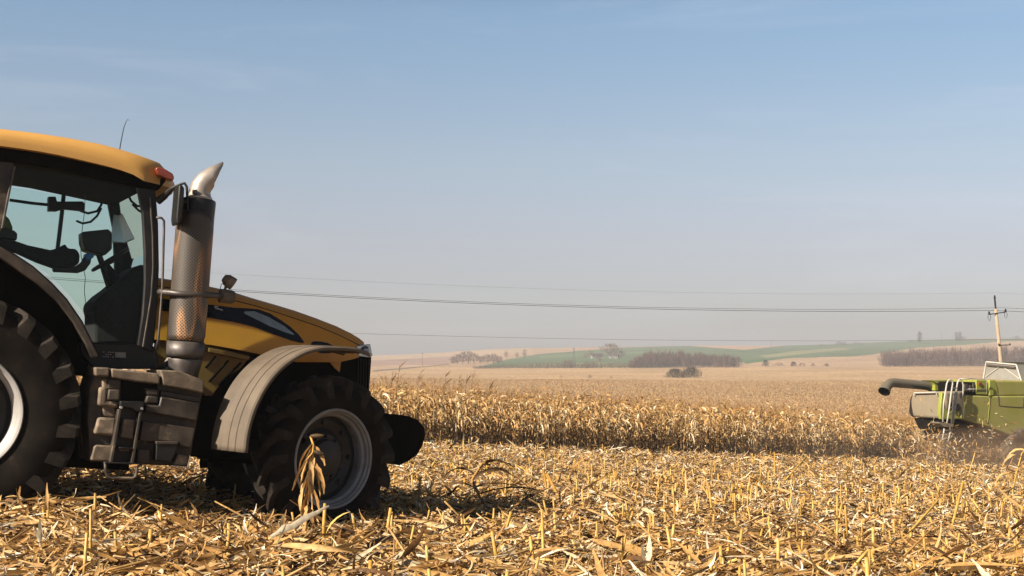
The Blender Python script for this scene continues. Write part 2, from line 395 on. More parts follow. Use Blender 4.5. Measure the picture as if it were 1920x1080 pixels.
def build_ground():
    cols = np.concatenate([np.linspace(-9000, -900, 28), np.arange(-800, 2700, 8), np.linspace(2800, 10000, 26)])
    rows = [-30, -10, 0.5, 1.5, 3.0]; d = 4.0
    while d < 3200:
        rows.append(d); d *= 1.013 if d < 90 else 1.011
    rows = np.array(rows)
    PX, D = np.meshgrid(cols, rows)
    X = (PX - 960) / FPX * np.maximum(D, 3.0) * 1.0
    Z = ground_h(X, D)
    rr = np.random.default_rng(3)
    soil = (D < 75)
    Z = Z + np.where(soil, rr.normal(0, 0.018, Z.shape), 0)
    n, m = PX.shape
    ids = np.arange(n * m).reshape(n, m)
    F = np.stack([ids[:-1, :-1], ids[:-1, 1:], ids[1:, 1:], ids[1:, :-1]], -1).reshape(-1, 4)
    # the colour of each field
    row = 690 - (Z - CAM[2]) * FPX / np.maximum(D, 1)
    C = np.zeros(PX.shape + (4,)); C[..., 3] = 1
    C[..., :3] = (0.045, 0.026, 0.013)
    C[(PX < -400) | (PX > 2480), :3] = (0.36, 0.23, 0.10)
    C[D < 7.4, :3] = (0.36, 0.23, 0.10)
    ed = edge_dist(X, D)
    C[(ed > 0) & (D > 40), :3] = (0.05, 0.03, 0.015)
    C[D > 110, :3] = (0.40, 0.245, 0.115)
    C[(D > 330), :3] = (0.42, 0.265, 0.13)
    C[(D > 470), :3] = (0.47, 0.31, 0.17)
    far = D > 640
    bound = np.interp(PX, [-600, 700, 845, 900, 1000, 1180, 1400, 1550, 1650, 1900], [703, 697, 684, 690, 690, 689, 688, 690, 686, 686])
    beyond = far & (row < bound)
    def paint(poly, c):
        k = beyond & in_poly(PX, row, poly); C[k, :3] = c
    C[beyond, :3] = (0.46, 0.31, 0.19)
    paint([(-700, 704), (845, 684), (850, 668), (700, 676), (-700, 684)], (0.36, 0.235, 0.175))
    paint([(-700, 684), (700, 676), (850, 668), (1000, 664), (1000, 640), (-700, 640)], (0.50, 0.35, 0.22))
    paint([(-700, 690), (700, 667), (830, 661), (830, 640), (-700, 640)], (0.36, 0.32, 0.16))
    paint([(700, 698), (845, 685), (845, 682.5), (700, 694.5)], (0.16, 0.11, 0.07))
    green = (0.118, 0.162, 0.078)
    paint([(880, 692), (950, 674), (1010, 664), (1100, 657), (1180, 651), (1290, 648.5), (1397, 656), (1461, 649), (1526, 642), (1623, 639), (1849, 635.5), (2500, 628), (2500, 632), (1930, 638), (1868, 641), (1817, 646), (1720, 652), (1655, 662), (1607, 668), (1526, 670), (1455, 672), (1384, 680), (1180, 692)], green)
    paint([(900, 692), (980, 684), (1100, 680), (1200, 683), (1200, 692)], (0.22, 0.24, 0.11))
    paint([(1010, 668), (1130, 661), (1250, 657), (1250, 661), (1130, 666), (1010, 672)], (0.15, 0.20, 0.085))
    paint([(1420, 668), (1500, 657), (1580, 652), (1600, 655), (1500, 664), (1440, 671)], (0.26, 0.25, 0.13))
    paint([(1384, 678), (1500, 668), (1480, 671), (1400, 682)], (0.085, 0.15, 0.06))
    paint([(1300, 649), (1397, 656), (1461, 649), (1526, 641), (1526, 630), (1290, 630)], (0.50, 0.33, 0.22))
    paint([(1180, 650.5), (1300, 648.5), (1300, 640), (1000, 640), (1000, 656)], (0.46, 0.32, 0.2))
    C[..., :3] *= ALB
    V = np.stack([X, D, Z], -1)
    m_, nt, p = mat_new('field_soil')
    N, L = nt.nodes, nt.links
    a = N.new('ShaderNodeAttribute'); a.attribute_name = 'tint'
    g = N.new('ShaderNodeNewGeometry')
    def noise(scale, det, src):
        q = N.new('ShaderNodeTexNoise'); q.inputs['Scale'].default_value = scale; q.inputs['Detail'].default_value = det; L.new(src, q.inputs[0]); return q
    def rng(n_, a0, a1, lo=0.3, hi=0.7):
        q = N.new('ShaderNodeMapRange'); q.inputs[1].default_value = lo; q.inputs[2].default_value = hi; q.inputs[3].default_value = a0; q.inputs[4].default_value = a1; L.new(n_.outputs[0], q.inputs[0]); return q
    mp_ = N.new('ShaderNodeMapping'); mp_.inputs['Scale'].default_value = (1, 0.28, 1); mp_.inputs['Rotation'].default_value = (0, 0, 0.42); L.new(g.outputs['Position'], mp_.inputs[0])
    f1 = rng(noise(0.02, 6, g.outputs['Position']), 0.80, 1.18)
    f2 = rng(noise(0.9, 8, mp_.outputs[0]), 0.66, 1.30)
    f3 = rng(noise(9.0, 8, g.outputs['Position']), 0.6, 1.35)
    m1 = N.new('ShaderNodeMath'); m1.operation = 'MULTIPLY'; L.new(f1.outputs[0], m1.inputs[0]); L.new(f2.outputs[0], m1.inputs[1])
    m2 = N.new('ShaderNodeMath'); m2.operation = 'MULTIPLY'; L.new(m1.outputs[0], m2.inputs[0]); L.new(f3.outputs[0], m2.inputs[1])
    mu = N.new('ShaderNodeMix'); mu.data_type = 'RGBA'; mu.blend_type = 'MULTIPLY'; mu.inputs[0].default_value = 1
    L.new(a.outputs['Color'], mu.inputs[6]); L.new(m2.outputs[0], mu.inputs[7]); L.new(mu.outputs[2], p.inputs['Base Color'])
    p.inputs['Roughness'].default_value = 0.95; p.inputs['Specular IOR Level'].default_value = 0.1
    b = N.new('ShaderNodeBump'); b.inputs['Strength'].default_value = 0.8; b.inputs['Distance'].default_value = 0.05
    nb = noise(14, 8, g.outputs['Position']); L.new(nb.outputs[0], b.inputs['Height']); L.new(b.outputs[0], p.inputs['Normal'])
    o = np_mesh('ground', V, F, m_, extra=C.reshape(-1, 4), smooth=True)
    tag(o, 'maize field ground with stubble soil, rolling far fields and green hills', 'ground', kind='structure')
build_ground()

# ------------------------------------------------------------------ tractor
def rotz(a): c, s = math.cos(a), math.sin(a); return np.array([[c, -s, 0], [s, c, 0], [0, 0, 1.0]])
def roty(a): c, s = math.cos(a), math.sin(a); return np.array([[c, 0, s], [0, 1, 0], [-s, 0, c]])
def rotx(a): c, s = math.cos(a), math.sin(a); return np.array([[1, 0, 0], [0, c, -s], [0, s, c]])
TR = rotz(math.radians(26)) @ roty(math.radians(5))
TO = pix(-60, 765, 12.75) - TR @ np.array([0, -1.0, 0.98])
def mat4(R, o):
    m = Matrix([[*map(float, R[0]), float(o[0])], [*map(float, R[1]), float(o[1])], [*map(float, R[2]), float(o[2])], [0, 0, 0, 1]]); return m
class Frame:
    """measures points of a machine in its own axes (x forward, y left, z up) from the photograph"""
    def __init__(s, R, o): s.R, s.o = R, o; s.c = R.T @ (CAM - o)
    def y(s, px, py, y):
        d = s.R.T @ ray(px, py); t = (y - s.c[1]) / d[1]; p = s.c + t * d; return np.array([p[0], y, p[2]])
    def x(s, px, py, x):
        d = s.R.T @ ray(px, py); t = (x - s.c[0]) / d[0]; p = s.c + t * d; return np.array([x, p[1], p[2]])
    def poly(s, pts, y): return [tuple(s.y(px, py, y)[[0, 2]]) for px, py in pts]
    def polyx(s, pts, x): return [tuple(s.x(px, py, x)[[1, 2]]) for px, py in pts]
    def world(s, p): return s.R @ np.array(p) + s.o
TF = Frame(TR, TO)
tractor = empty('tractor', mat4(TR, TO))
tag(tractor, 'ochre yellow tractor with big black tyres and tall exhaust standing on the stubble', 'tractor')

def make_tyre(R, W, rim_r, lug_h, nl, lug_w, sweep):
    mb = MB(); Rc = R - lug_h; w = W / 2
    prof = [(0, Rc), (w * .45, Rc - .004), (w * .8, Rc - .03), (w * .95, Rc - .075)]
    rs = Rc - .075
    for t in (0.15, 0.35, 0.55, 0.75, 0.9, 1.0):
        prof.append((w * (0.97 + 0.07 * math.sin(math.pi * t) - 0.16 * t ** 2.2), rs + (rim_r - rs) * t))
    full = [(-h, r) for h, r in prof[::-1]] + prof[1:]
    mb.lathe(full, 'y', 72)
    n0 = len(mb.f)
    for side in (-1, 1):
        for k in range(nl):
            a0 = 2 * math.pi * (k + (0.5 if side > 0 else 0)) / nl
            st = [(-.06, R - .004, Rc - .02, 0.0, 1.0), (.25, R, Rc - .02, .3, 1.0), (.6, R - .004, Rc - .03, .68, 1.05), (.93, R - .022, Rc - .06, .98, 1.2), (1.035, R - .055, Rc - .11, 1.05, 1.25), (1.045, R - .125, Rc - .15, 1.10, 1.1)]
            secs = []
            for (f, rt_, rb, sw, wd) in st:
                aa = a0 - sweep * sw
                q = []
                for (rad, half) in ((rb, lug_w * .82 * wd), (rt_, lug_w * .5 * wd), (rt_, -lug_w * .5 * wd), (rb, -lug_w * .82 * wd)):
                    an = aa + half / R
                    q.append((rad * math.cos(an), side * f * w, rad * math.sin(an)))
                secs.append(q)
            mb.loft(secs, close=True, cap=True)
    return mb, n0
def wheel(name, c, R, W, rim_r, lug_h, nl, lug_w, sweep, steer, left, dish):
    root = empty(name, parent=tractor)
    root.location = c; root.rotation_euler = (0, 0.35, steer + (math.pi if left else 0))
    mb, n0 = make_tyre(R, W, rim_r, lug_h, nl, lug_w, sweep)
    ty = mb.build('tyre', M['rubber'], root, auto=32)
    ty.data.materials.append(M['lug'])
    for i, p in enumerate(ty.data.polygons): p.material_index = 1 if i >= n0 else 0
    w = W / 2; r = rim_r
    mb = MB().lathe([(w * .86, r), (w * .86, r - .03), (-dish, r - .045), (-w * .25, r - .05), (-w * .33, r - .062), (-w * .5, r - .055), (-w * .58, r - .03), (-w * .74, r - .026), (-w * .80, r - .012), (-w * .90, r - .006), (-w * .93, r + .012), (-w * .90, r + .022), (-w * .80, r + .018)], 'y', 72)
    mb.build('rim', M['rim' if R > 1 else 'rim_front'], root, auto=28)
    mb = MB().lathe([(-dish, r - .044), (-dish - .012, r - .10), (-dish + .02, r * .62), (-dish - .03, r * .50), (-dish - .035, r * .40), (-dish - .10, r * .36), (-dish - .12, r * .18), (-dish - .13, 0.001)], 'y', 56)
    for k in range(10):
        a = 2 * math.pi * k / 10
        mb.lathe([(-dish - .065, .001), (-dish - .065, .017), (-dish - .03, .017)], 'y', 6, (r * .45 * math.cos(a), 0, r * .45 * math.sin(a)))
    for k in range(8):
        a = 2 * math.pi * (k + .5) / 8
        mb.lathe([(-dish - .03, .001), (-dish - .03, .026), (-dish + .03, .03)], 'y', 12, (r * .74 * math.cos(a), 0, r * .74 * math.sin(a)))
    mb.build('wheel_disc', M['rim_dark'], root, auto=30)
    return root
RR_, RF_ = 1.06, 0.82
fwp = TF.y(606, 858, -0.97); WB = fwp[0]; FZ = fwp[2]
STEER = math.radians(21)
rwp = TF.y(-82, 772, -0.95)
wheel('rear_wheel', (rwp[0], -0.95, rwp[2]), RR_, .60, .52, .066, 22, .070, .32, 0, False, .02)
wheel('rear_wheel', (rwp[0], 0.95, rwp[2]), RR_, .60, .52, .066, 22, .070, .32, 0, True, .02)
wheel('front_wheel', (WB, -0.97, FZ), RF_, .38, .475, .072, 18, .054, .30, STEER, False, -.03)
wheel('front_wheel', (WB, 0.97, FZ), RF_, .38, .475, .072, 18, .054, .30, STEER, True, -.03)

# front fenders: a ribbed arc that turns with the wheel
def front_fender(side):
    secs = []
    lat = [-.27, -.262, -.25, -.14, -.135, -.125, -.12, -.03, -.025, -.015, -.01, .085, .09, .10, .105, .25, .262, .27]
    off = [-.035, -.012, 0, 0, -.004, -.004, .004, .004, -.002, -.002, .006, .006, -.003, -.003, 0, 0, -.012, -.035]
    for k in range(41):
        t = k / 40; a = math.radians(66 + 115 * t)
        rad = 1.02 + .05 * math.sin(math.pi * t) + .05 * max(0, t - .75) + .11 * (max(0, .25 - t) / .25) ** 1.4
        cx, cz = -.13, .04
        sc_ = 1 - .25 * max(0, .10 - t) / .10
        secs.append([(cx + (rad + o) * math.cos(a), l * sc_, cz + (rad + o) * math.sin(a)) for l, o in zip(lat, off)])
    mb = MB().loft(secs)
    o = mb.build('front_fender', M['fender'], tractor, auto=25, solid=.012)
    o.location = (WB, side * .97, FZ); o.rotation_euler = (0, 0, STEER)
    f = MB().tube([(-.75, 0, .45), (-.35, -side * -.12, .2), (0, -side * .35, .05)], .03, 8)
    f.build('fender_bracket', M['black'], o)
front_fender(-1); front_fender(1)

# chassis, axles, engine block
mb = MB()
mb.box((1.7, 0, .95), (4.0, .62, .62)); mb.box((3.2, 0, .80), (1.6, .5, .4))
mb.tube([(0, -.75, RR_), (0, .75, RR_)], .2, 16)
mb.tube([(WB, -.8, FZ), (WB, .8, FZ)], .11, 12); mb.box((WB, 0, FZ), (.4, .5, .34))
mb.box((-.2, 0, 1.05), (1.0, .9, .7)); mb.box((0.9, 0, .62), (1.4, .7, .3))
mb.tube([(WB - .3, -.75, FZ - .02), (WB - .25, .75, FZ - .02)], .03, 8)
mb.build('chassis', M['black_matt'], tractor, bevel=.02)
mb = MB().prism(TF.poly([(388, 655), (480, 668), (668, 668), (690, 700), (690, 770), (560, 800), (400, 860), (300, 850), (310, 690)], -.36), -.36, .36)
mb.build('engine_bay', M['black_matt'], tractor, bevel=.02)

# ---- bonnet
def hood_w(x): return float(np.interp(x, [1.6, 2.6, 3.5, 4.0], [.42, .405, .37, .335]))
HPX = [296, 350, 400, 440, 480, 520, 560, 600, 640, 668, 684, 693]
HSIL = [521, 529, 538, 547, 559.5, 571, 583, 597, 612.5, 626, 635.5, 643]
HCR = [535, 543, 552, 562, 572, 584.5, 597.5, 611, 627.5, 641, 649, 655]
HLO = [638, 643, 648, 655, 663, 672, 680, 680, 680, 674, 668, 665]
hsec = []; crease = []; HC = []
for i, px in enumerate(HPX):
    x = TF.y(px, HCR[i], -.43)[0]; w = hood_w(x)
    zc = TF.y(px, HCR[i], -w)[2]; zt = max(TF.y(px, HSIL[i], -.24)[2], zc + .012); zl = TF.y(px, HLO[i], -w)[2]
    if i == len(HPX) - 1: w -= .02
    hd = lambda z: w + .26 * (zc - z)
    half = [(-hd(zl), zl), (-hd(zl * .5 + zc * .5), zl * .5 + zc * .5), (-w - .004, zc - .015), (-w + .012, zc), (-w + .07, zc + .55 * (zt - zc)), (-.24, zt), (-.1, zt + .015)]
    hsec.append([(x, y, z) for y, z in half] + [(x, -y, z) for y, z in half[::-1]])
    crease.append((x, -w - .003, zc - .008)); HC.append((x, zc))
HX = [s[0][0] for s in hsec]
mb = MB().loft(hsec, cap=True)
mb.build('bonnet', M['yellow'], tractor, auto=50)
MB().tube([(x, y + .004, z) for x, y, z in crease], .0055, 6).build('bonnet_seam', M['black'], tractor)
def hood_strip(st, off, name, mat, par=None):
    """a marking on the bonnet side, (px, top, bottom) stations"""
    A = []; 
    for px, t, b in st:
        def onside(py):
            y = -.47
            for _ in range(6):
                p = TF.y(px, py, y); zc = float(np.interp(p[0], [h[0] for h in HC], [h[1] for h in HC])); y = -(hood_w(p[0]) + .26 * max(0, zc - p[2]) + off)
            return TF.y(px, py, y)
        for f0, f1 in ((0, 1),):
            p, q = onside(t), onside(b)
        A.append([tuple(p), tuple(q), (q[0], q[1] + .02, q[2]), (p[0], p[1] + .02, p[2])])
    return MB().loft(A, close=True, cap=True).build(name, mat, par or tractor)
st = hood_strip([(298, 559, 581), (350, 566, 590), (400, 572, 597), (440, 577, 604), (470, 578.5, 611), (485, 580, 616), (505, 587, 624), (525, 599, 631), (545, 613, 638), (560, 627, 642), (570, 641, 643)], .007, 'side_stripe', M['black_gloss'])
hood_strip([(458, 584, 588), (477, 583.5, 597), (505, 595, 611), (533, 611.5, 622.5), (551, 626, 628)], .0105, 'stripe_window', M['stripe_window'], st)
hood_strip([(584, 643, 647), (588, 640, 655), (600, 640, 662), (615, 643, 662), (634, 653, 660)], .007, 'side_vent', M['black_gloss'])
# white outlined lettering on the stripe, mostly hidden behind the exhaust
wy = hood_w(2.0) + .045
def stroke(pts, r=.0065):
    MB().tube([TF.y(px, py, -wy) for px, py in pts], r, 6).build('letter', M['white_mark'], st)
stroke([(331, 562), (324, 564), (319, 568), (320, 571), (326, 572), (334, 571)])
stroke([(402, 574), (404, 578), (412, 580), (418, 581.5)]); stroke([(403, 574), (409, 576)])
stroke([(340, 564), (339, 574)]); stroke([(350, 566), (356, 573)])
# lower engine panel with louvres
lp = MB().prism(TF.poly([(352, 640), (392, 648), (470, 668), (452, 690), (420, 712), (398, 742), (384, 742), (355, 705)], -.50), -.50, -.40)
lpo = lp.build('engine_panel', M['yellow_dirty'], tractor, bevel=.008)
mb = MB()
for a, b in (((404, 668), (386, 690)), ((428, 676), (392, 716)), ((452, 680), (410, 722))):
    mb.tube([TF.y(*a, -.506), TF.y(*b, -.506)], .012, 6)
mb.build('louvre', M['black_matt'], lpo)
MB().prism(TF.poly([(392, 652), (470, 668), (466, 676), (392, 660)], -.57), -.57, -.40).build('panel_trim', M['yellow_dirty'], tractor, bevel=.006)
MB().prism(TF.poly([(292, 640), (322, 622), (318, 664), (302, 688), (290, 685)], -.5), -.5, -.42).build('side_panel', M['yellow_dirty'], tractor, bevel=.01)
MB().prism(TF.poly([(608, 668), (640, 668), (636, 698), (628, 692)], -.38), -.40, -.37).build('chassis_panel', M['yellow'], tractor, bevel=.005)
# nose: headlamps, grille
for sgn in (-1, 1):
    c = TF.y(684, 657, -.36); cy = .335 * sgn
    p = TF.poly([(669, 648), (694, 645), (698.5, 667), (692, 671), (671, 668)], -.375)
    hb = MB().prism(p, sgn * .385, sgn * .26).build('headlamp', M['chrome'], tractor, bevel=.008)
    n = np.array([.35, sgn * 1.0, .05]); n /= np.linalg.norm(n)
    lc = TF.y(684.5, 657, -.386); lc[1] = sgn * .386
    pts = [lc - n * .02, lc + n * .012, lc + n * .012]
    MB().tube(pts[:2], [.047, .047], 24).build('lamp_ring', M['black'], hb, auto=40)
    MB().tube([lc + n * .006, lc + n * .016, lc + n * .022], [.038, .034, .018], 24).build('lamp_lens', M['lens'], hb, smooth=True)
mb = MB().prism(TF.poly([(667, 668), (697, 669), (694, 715), (690, 770), (668, 770)], -.36), -.36, .36)
mb.build('grille', M['black_matt'], tractor, bevel=.01)
mb = MB()
for px in (672, 677, 682, 687, 692):
    a, b = TF.y(px, 672, -.366), TF.y(px - 1, 728, -.366); mb.tube([a, b], .006, 5)
mb.build('grille_bar', M['black'], tractor)
# front weights
wp = TF.poly([(690, 780), (722, 777), (744, 777), (765, 780), (783, 787), (794, 800), (797, 815), (792, 834), (782, 852), (766, 864), (747, 873), (730, 866), (690, 850)], -.30)
mb = MB()
for k in range(8):
    y0 = -.32 + k * .08; mb.prism(wp, y0, y0 + .072)
mb.build('front_weight', M['black_matt'], tractor, bevel=.012)
MB().prism([(x * .97 + .1, z) for x, z in TF.poly([(680, 775), (735, 775), (735, 840), (680, 840)], -.25)], -.25, .25).build('weight_carrier', M['black_matt'], tractor, bevel=.01)

# ---- cab
bot = np.array([TF.y(px, py, -.90) for px, py in [(-300, 256), (-100, 264), (0, 273), (60, 281), (120, 292), (180, 305), (240, 318), (290, 332), (324, 347)]])
top = np.array([TF.y(px, py, -.70) for px, py in [(-300, 236), (-100, 235), (0, 241), (60, 248), (120, 257), (180, 268), (240, 284), (290, 302), (316, 318), (329, 336)]])
xr0, xr1 = -1.15, bot[-1][0]
xs = np.concatenate([[xr0, xr0 + .03, xr0 + .1], np.linspace(xr0 + .25, xr1 - .16, 14), [xr1 - .09, xr1 - .04, xr1 - .012, xr1]])
secs = []
for y in (-.92, -.915, -.89, -.84, -.75, -.6, -.3, 0, .3, .6, .75, .84, .89, .915, .92):
    a = abs(y)
    ft = float(np.interp(a, [0, .3, .6, .75, .84, .89, .915, .92], [1.06, 1.05, 1.0, .95, .84, .66, .45, .2]))
    pull = 1 if a < .6 else 1 - .10 * ((a - .6) / .32) ** 2
    up_ = []; dn = []
    for x in xs:
        zb = float(np.interp(x, bot[:, 0], bot[:, 2])); zt = float(np.interp(x, top[:, 0], top[:, 2]))
        e = min(1, max(.02, (xr1 - x) / .16)) ** .55 * min(1, max(.02, (x - xr0) / .12)) ** .5
        X = xr0 + (x - xr0) * (1 + .05 * (1 - (a / .92) ** 2)) * (1 if x < .5 else (1 - (1 - pull) * (x - .5) / (xr1 - .5)))
        up_.append((X, y, zb + (zt - zb) * ft * (0.25 + .75 * e) )); dn.append((X, y, zb - .004))
    secs.append(dn + up_[::-1])
MB().loft(secs, close=True, cap=True).build('roof', M['roof_yellow'], tractor, auto=55)
# header under the roof
hp = TF.poly([(-260, 252), (0, 270), (120, 289), (240, 314), (312, 338), (298, 356), (262, 352), (200, 338), (100, 316), (22, 304), (-260, 285)], -.82)
MB().prism(hp, -.82, .82).build('cab_header', M['black_matt'], tractor, bevel=.015)
MB().prism([(x, z - .012) for x, z in TF.poly([(-200, 290), (22, 304), (100, 316), (200, 338), (258, 351), (258, 349), (200, 336), (100, 314), (22, 302), (-200, 288)], -.72)], -.74, .74).build('ceiling_lining', M['lining'], tractor)
for sgn in (-1, 1):
    y0, y1 = sgn * .80, sgn * .73
    MB().prism(TF.poly([(256, 345), (267, 400), (271, 470), (271, 530), (267, 590), (258, 650), (286, 660), (291, 610), (296, 570), (298.5, 500), (297, 420), (291, 345)], -.80), y0, y1).build('front_pillar', M['black'], tractor, bevel=.012)
    MB().tube([TF.y(px, py, -.80) * np.array([1, -sgn, 1]) + np.array([0, sgn * .008, 0]) for px, py in [(281, 370), (286, 440), (287, 500), (283.5, 555), (275, 608), (268, 650)]], .009, 6).build('door_seal', M['steel_dark'], tractor)
    MB().prism(TF.poly([(0, 298), (27, 306), (5, 430), (-20, 468), (-40, 468), (-18, 400)], -.80), y0, y1).build('door_pillar', M['plastic'], tractor, bevel=.012)
    MB().tube([TF.y(px, py, -.80) * np.array([1, -sgn, 1]) + np.array([0, sgn * .01, 0]) for px, py in [(27, 312), (16, 365), (4, 428)]], .011, 6).build('door_edge', M['steel_dark'], tractor)
    # door sill and lower body
    MB().prism(TF.poly([(176, 642), (262, 646), (292, 650), (300, 692), (176, 692), (150, 660), (150, 640)], -.78), sgn * .78, sgn * .45).build('cab_sill', M['black'], tractor, bevel=.015)
    # rear fender: lip and shell
    outer = [(-300, 560), (-240, 495), (-160, 458), (-80, 446), (0, 462), (32, 480), (62, 500), (97, 531), (125, 561), (154, 603), (174, 644), (186, 669)]
    inner = [(172, 671), (160, 645), (137, 604), (106, 564), (72, 534), (24, 500), (0, 484), (-80, 466), (-160, 480), (-225, 515), (-282, 572)]
    MB().prism(TF.poly(outer + inner, -1.27), sgn * 1.27, sgn * 1.21).build('fender_lip', M['plastic'], tractor, bevel=.012)
    arc = TF.poly(outer, -1.27)
    MB().loft([[(x, sgn * y, z + (0.0 if y > 1.15 else .02)) for x, z in arc] for y in (1.24, 1.1, .9, .72)]).build('rear_fender', M['black_matt'], tractor, solid=.02, auto=40)
    MB().loft([[(x, sgn * .72, z + .02) for x, z in arc[2:]], [(x, sgn * .72, min(z, 1.35)) for x, z in arc[2:]]]).build('fender_wall', M['black_matt'], tractor, solid=.02)
    # door glass
    gp = TF.poly([(22, 312), (100, 322), (200, 342), (262, 354), (269, 420), (272, 500), (269, 570), (260, 648), (183, 648), (170, 612), (152, 580), (125, 548), (95, 518), (60, 492), (30, 474), (-4, 462), (6, 400)], -.76)
    mesh_obj('door_glass', [(x, sgn * .76, z) for x, z in gp], [tuple(range(len(gp)))], M['glass'], tractor)
# windscreen and rear window
f1 = TF.poly([(264, 352), (278, 470), (262, 650)], -.76)
MB().loft([[(f1[0][0] + .02, y, f1[0][1]), (f1[1][0] + .05, y, f1[1][1]), (f1[2][0] + .03, y, f1[2][1])] for y in (-.74, -.37, 0, .37, .74)]).build('windscreen', M['glass'], tractor)
for sgn in (-1, 1):
    MB().tube([(-.72, sgn * .74, 3.25), (-.66, sgn * .76, 2.4), (-.6, sgn * .72, 1.6)], .045, 10).build('rear_pillar', M['black'], tractor)
MB().prism([(-.67, 1.6), (-.55, 1.6), (-.55, 2.3), (-.68, 2.3)], -.72, .72).build('cab_rear_wall', M['black_matt'], tractor, bevel=.01)
MB().box((.35, 0, 1.52), (2.1, 1.4, .10)).build('cab_floor', M['black_matt'], tractor)
# inside: dashboard, steering wheel, screen, armrest, seat
MB().prism(TF.poly([(176, 645), (176, 590), (172, 575), (176, 566), (190, 552), (207, 540), (228, 522), (246, 504), (262, 496), (274, 500), (274, 645)], -.25), -.32, .32).build('dashboard', M['seat'], tractor, bevel=.03)
MB().tube([TF.y(222, 545, 0), TF.y(205, 515, 0), TF.y(196, 498, 0)], [.11, .07, .05], 12).build('steering_column', M['seat'], tractor)
c = TF.y(207, 487, 0); ax = np.array([-.62, .0, .78])
u = np.cross(ax, [0, 1, 0]); u /= np.linalg.norm(u); v = np.array([0, 1.0, 0])
sw = MB().tube([c + .20 * (u * math.cos(a) + v * math.sin(a)) for a in np.linspace(0, 2 * math.pi, 33)], .017, 8, caps=False)
for a in (.5, 2.6, 4.7): sw.tube([c - ax * .03, c + .20 * (u * math.cos(a) + v * math.sin(a))], .014, 6)
sw.build('steering_wheel', M['black'], tractor, smooth=True)
sd = MB().prism(TF.poly([(151, 436), (200, 431), (207, 438), (207, 468), (194, 480), (176, 476), (157, 470), (152, 456)], -.2), -.3, -.05).build('display', M['black'], tractor, bevel=.015)
MB().tube([TF.y(185, 476, -.15), TF.y(200, 520, -.1), TF.y(215, 550, -.05)], .03, 8).build('display_arm', M['black'], sd)
ar = MB().prism(TF.poly([(-20, 446), (24, 452), (50, 461), (92, 470), (108, 466), (120, 458), (124, 467), (140, 468), (147, 478), (146, 494), (138, 500), (104, 504), (70, 492), (30, 474), (-20, 462)], -.35), -.45, -.25).build('armrest', M['seat'], tractor, bevel=.02)
MB().prism(TF.poly([(98, 502), (140, 500), (152, 492), (158, 480), (170, 480), (168, 494), (158, 508), (146, 512), (100, 510)], -.35), -.42, -.30).build('control_lever', M['black'], ar, bevel=.012)
MB().prism(TF.poly([(158, 476), (172, 475), (175, 482), (164, 490), (158, 488)], -.36), -.43, -.29).build('lever_knob', M['blue'], ar, bevel=.012)
MB().prism(TF.poly([(-20, 425), (24, 434), (30, 440), (29, 452), (-20, 446)], -.3), -.42, -.2).build('seat_box', M['black'], tractor, bevel=.012)
st_ = MB().prism([(-.28, 1.75), (.25, 1.75), (.27, 1.9), (-.05, 1.92), (-.16, 2.5), (-.27, 2.5)], -.24, .24).build('seat', M['seat'], tractor, bevel=.05)
MB().prism(TF.poly([(-25, 394), (2, 398), (16, 412), (25, 434), (-25, 436)], -.1), -.2, .2).build('seat_cover', M['green_cloth'], st_, bevel=.04)
# rail with monitors and its cable along the far window, thin wires
rl = MB().tube([TF.y(px, py, .6) for px, py in [(18, 375), (60, 381), (90, 384)]], .016, 8).build('monitor_rail', M['black'], tractor)
MB().prism(TF.poly([(90, 369), (104, 369), (106, 378), (155, 378), (159, 384), (158, 396), (118, 392), (106, 396), (90, 396)], .55), .52, .62).build('camera_box', M['black'], rl, bevel=.008)
MB().tube([TF.y(px, py, .6) for px, py in [(150, 395), (165, 400), (182, 396), (190, 384), (193, 360), (193, 345)]], .013, 6).build('cable', M['black'], rl)
MB().tube([TF.y(px, py, .6) for px, py in [(143, 414), (155, 419), (170, 416), (182, 405), (190, 390)]], .012, 6).build('cable', M['black'], rl)
MB().tube([TF.y(px, py, -.3) for px, py in [(160, 362), (158, 400), (151, 455), (152, 480), (160, 520), (158, 545), (164, 600)]], .0035, 5).build('wire', M['black'], tractor)
MB().tube([TF.y(px, py, .74) for px, py in [(123, 330), (116, 400), (107, 475)]], .022, 8).build('window_post', M['black'], tractor)
# mirrors
for sgn in (-1, 1):
    f = np.array([1, -sgn, 1])
    mo = MB().prism(TF.poly([(331, 349), (338, 350), (341, 356), (340, 378), (336, 412), (331, 423), (327, 420), (326, 410), (329, 375)], -1.03), sgn * 1.14, sgn * .90).build('mirror', M['black'], tractor, bevel=.012)
    MB().tube([TF.y(px, py, yy) * f for px, py, yy in [(296, 377, -.78), (308, 368, -.83), (322, 354, -.92), (340, 345, -1.0), (346, 343.5, -1.02), (350, 350, -1.03), (351, 362, -1.03), (352, 396, -1.03)]], [.04, .035, .02, .014, .013, .013, .013, .013], 8).build('mirror_arm', M['black'], mo)
    MB().tube([TF.y(px, py, -1.03) * f for px, py in [(338, 378), (352, 378)]], .018, 8).build('mirror_clamp', M['black'], mo)
    MB().tube([TF.y(px, py, -.86) * f for px, py in [(293, 408), (303, 408.5), (307.5, 414), (307.5, 430), (304.5, 540), (297, 635), (293, 655)]], .012, 8).build('grab_rail', M['steel_dark'], tractor, smooth=True)
mg = TF.poly([(210, 406), (230, 405), (233, 412), (233, 444), (227, 455), (212, 454)], .58)
mc = np.mean(mg, 0)
mm = MB().box((0, 0, 0), (.16, .02, .30)).build('inner_mirror', M['mirror_grey'], tractor, bevel=.02)
mm.location = (mc[0], .58, mc[1]); mm.rotation_euler = (math.radians(-3), 0, math.radians(-24))
MB().tube([TF.y(237, 436, .72), TF.y(236, 480, .72), TF.y(232, 545, .72)], .014, 8).build('inner_rail', M['black'], tractor)
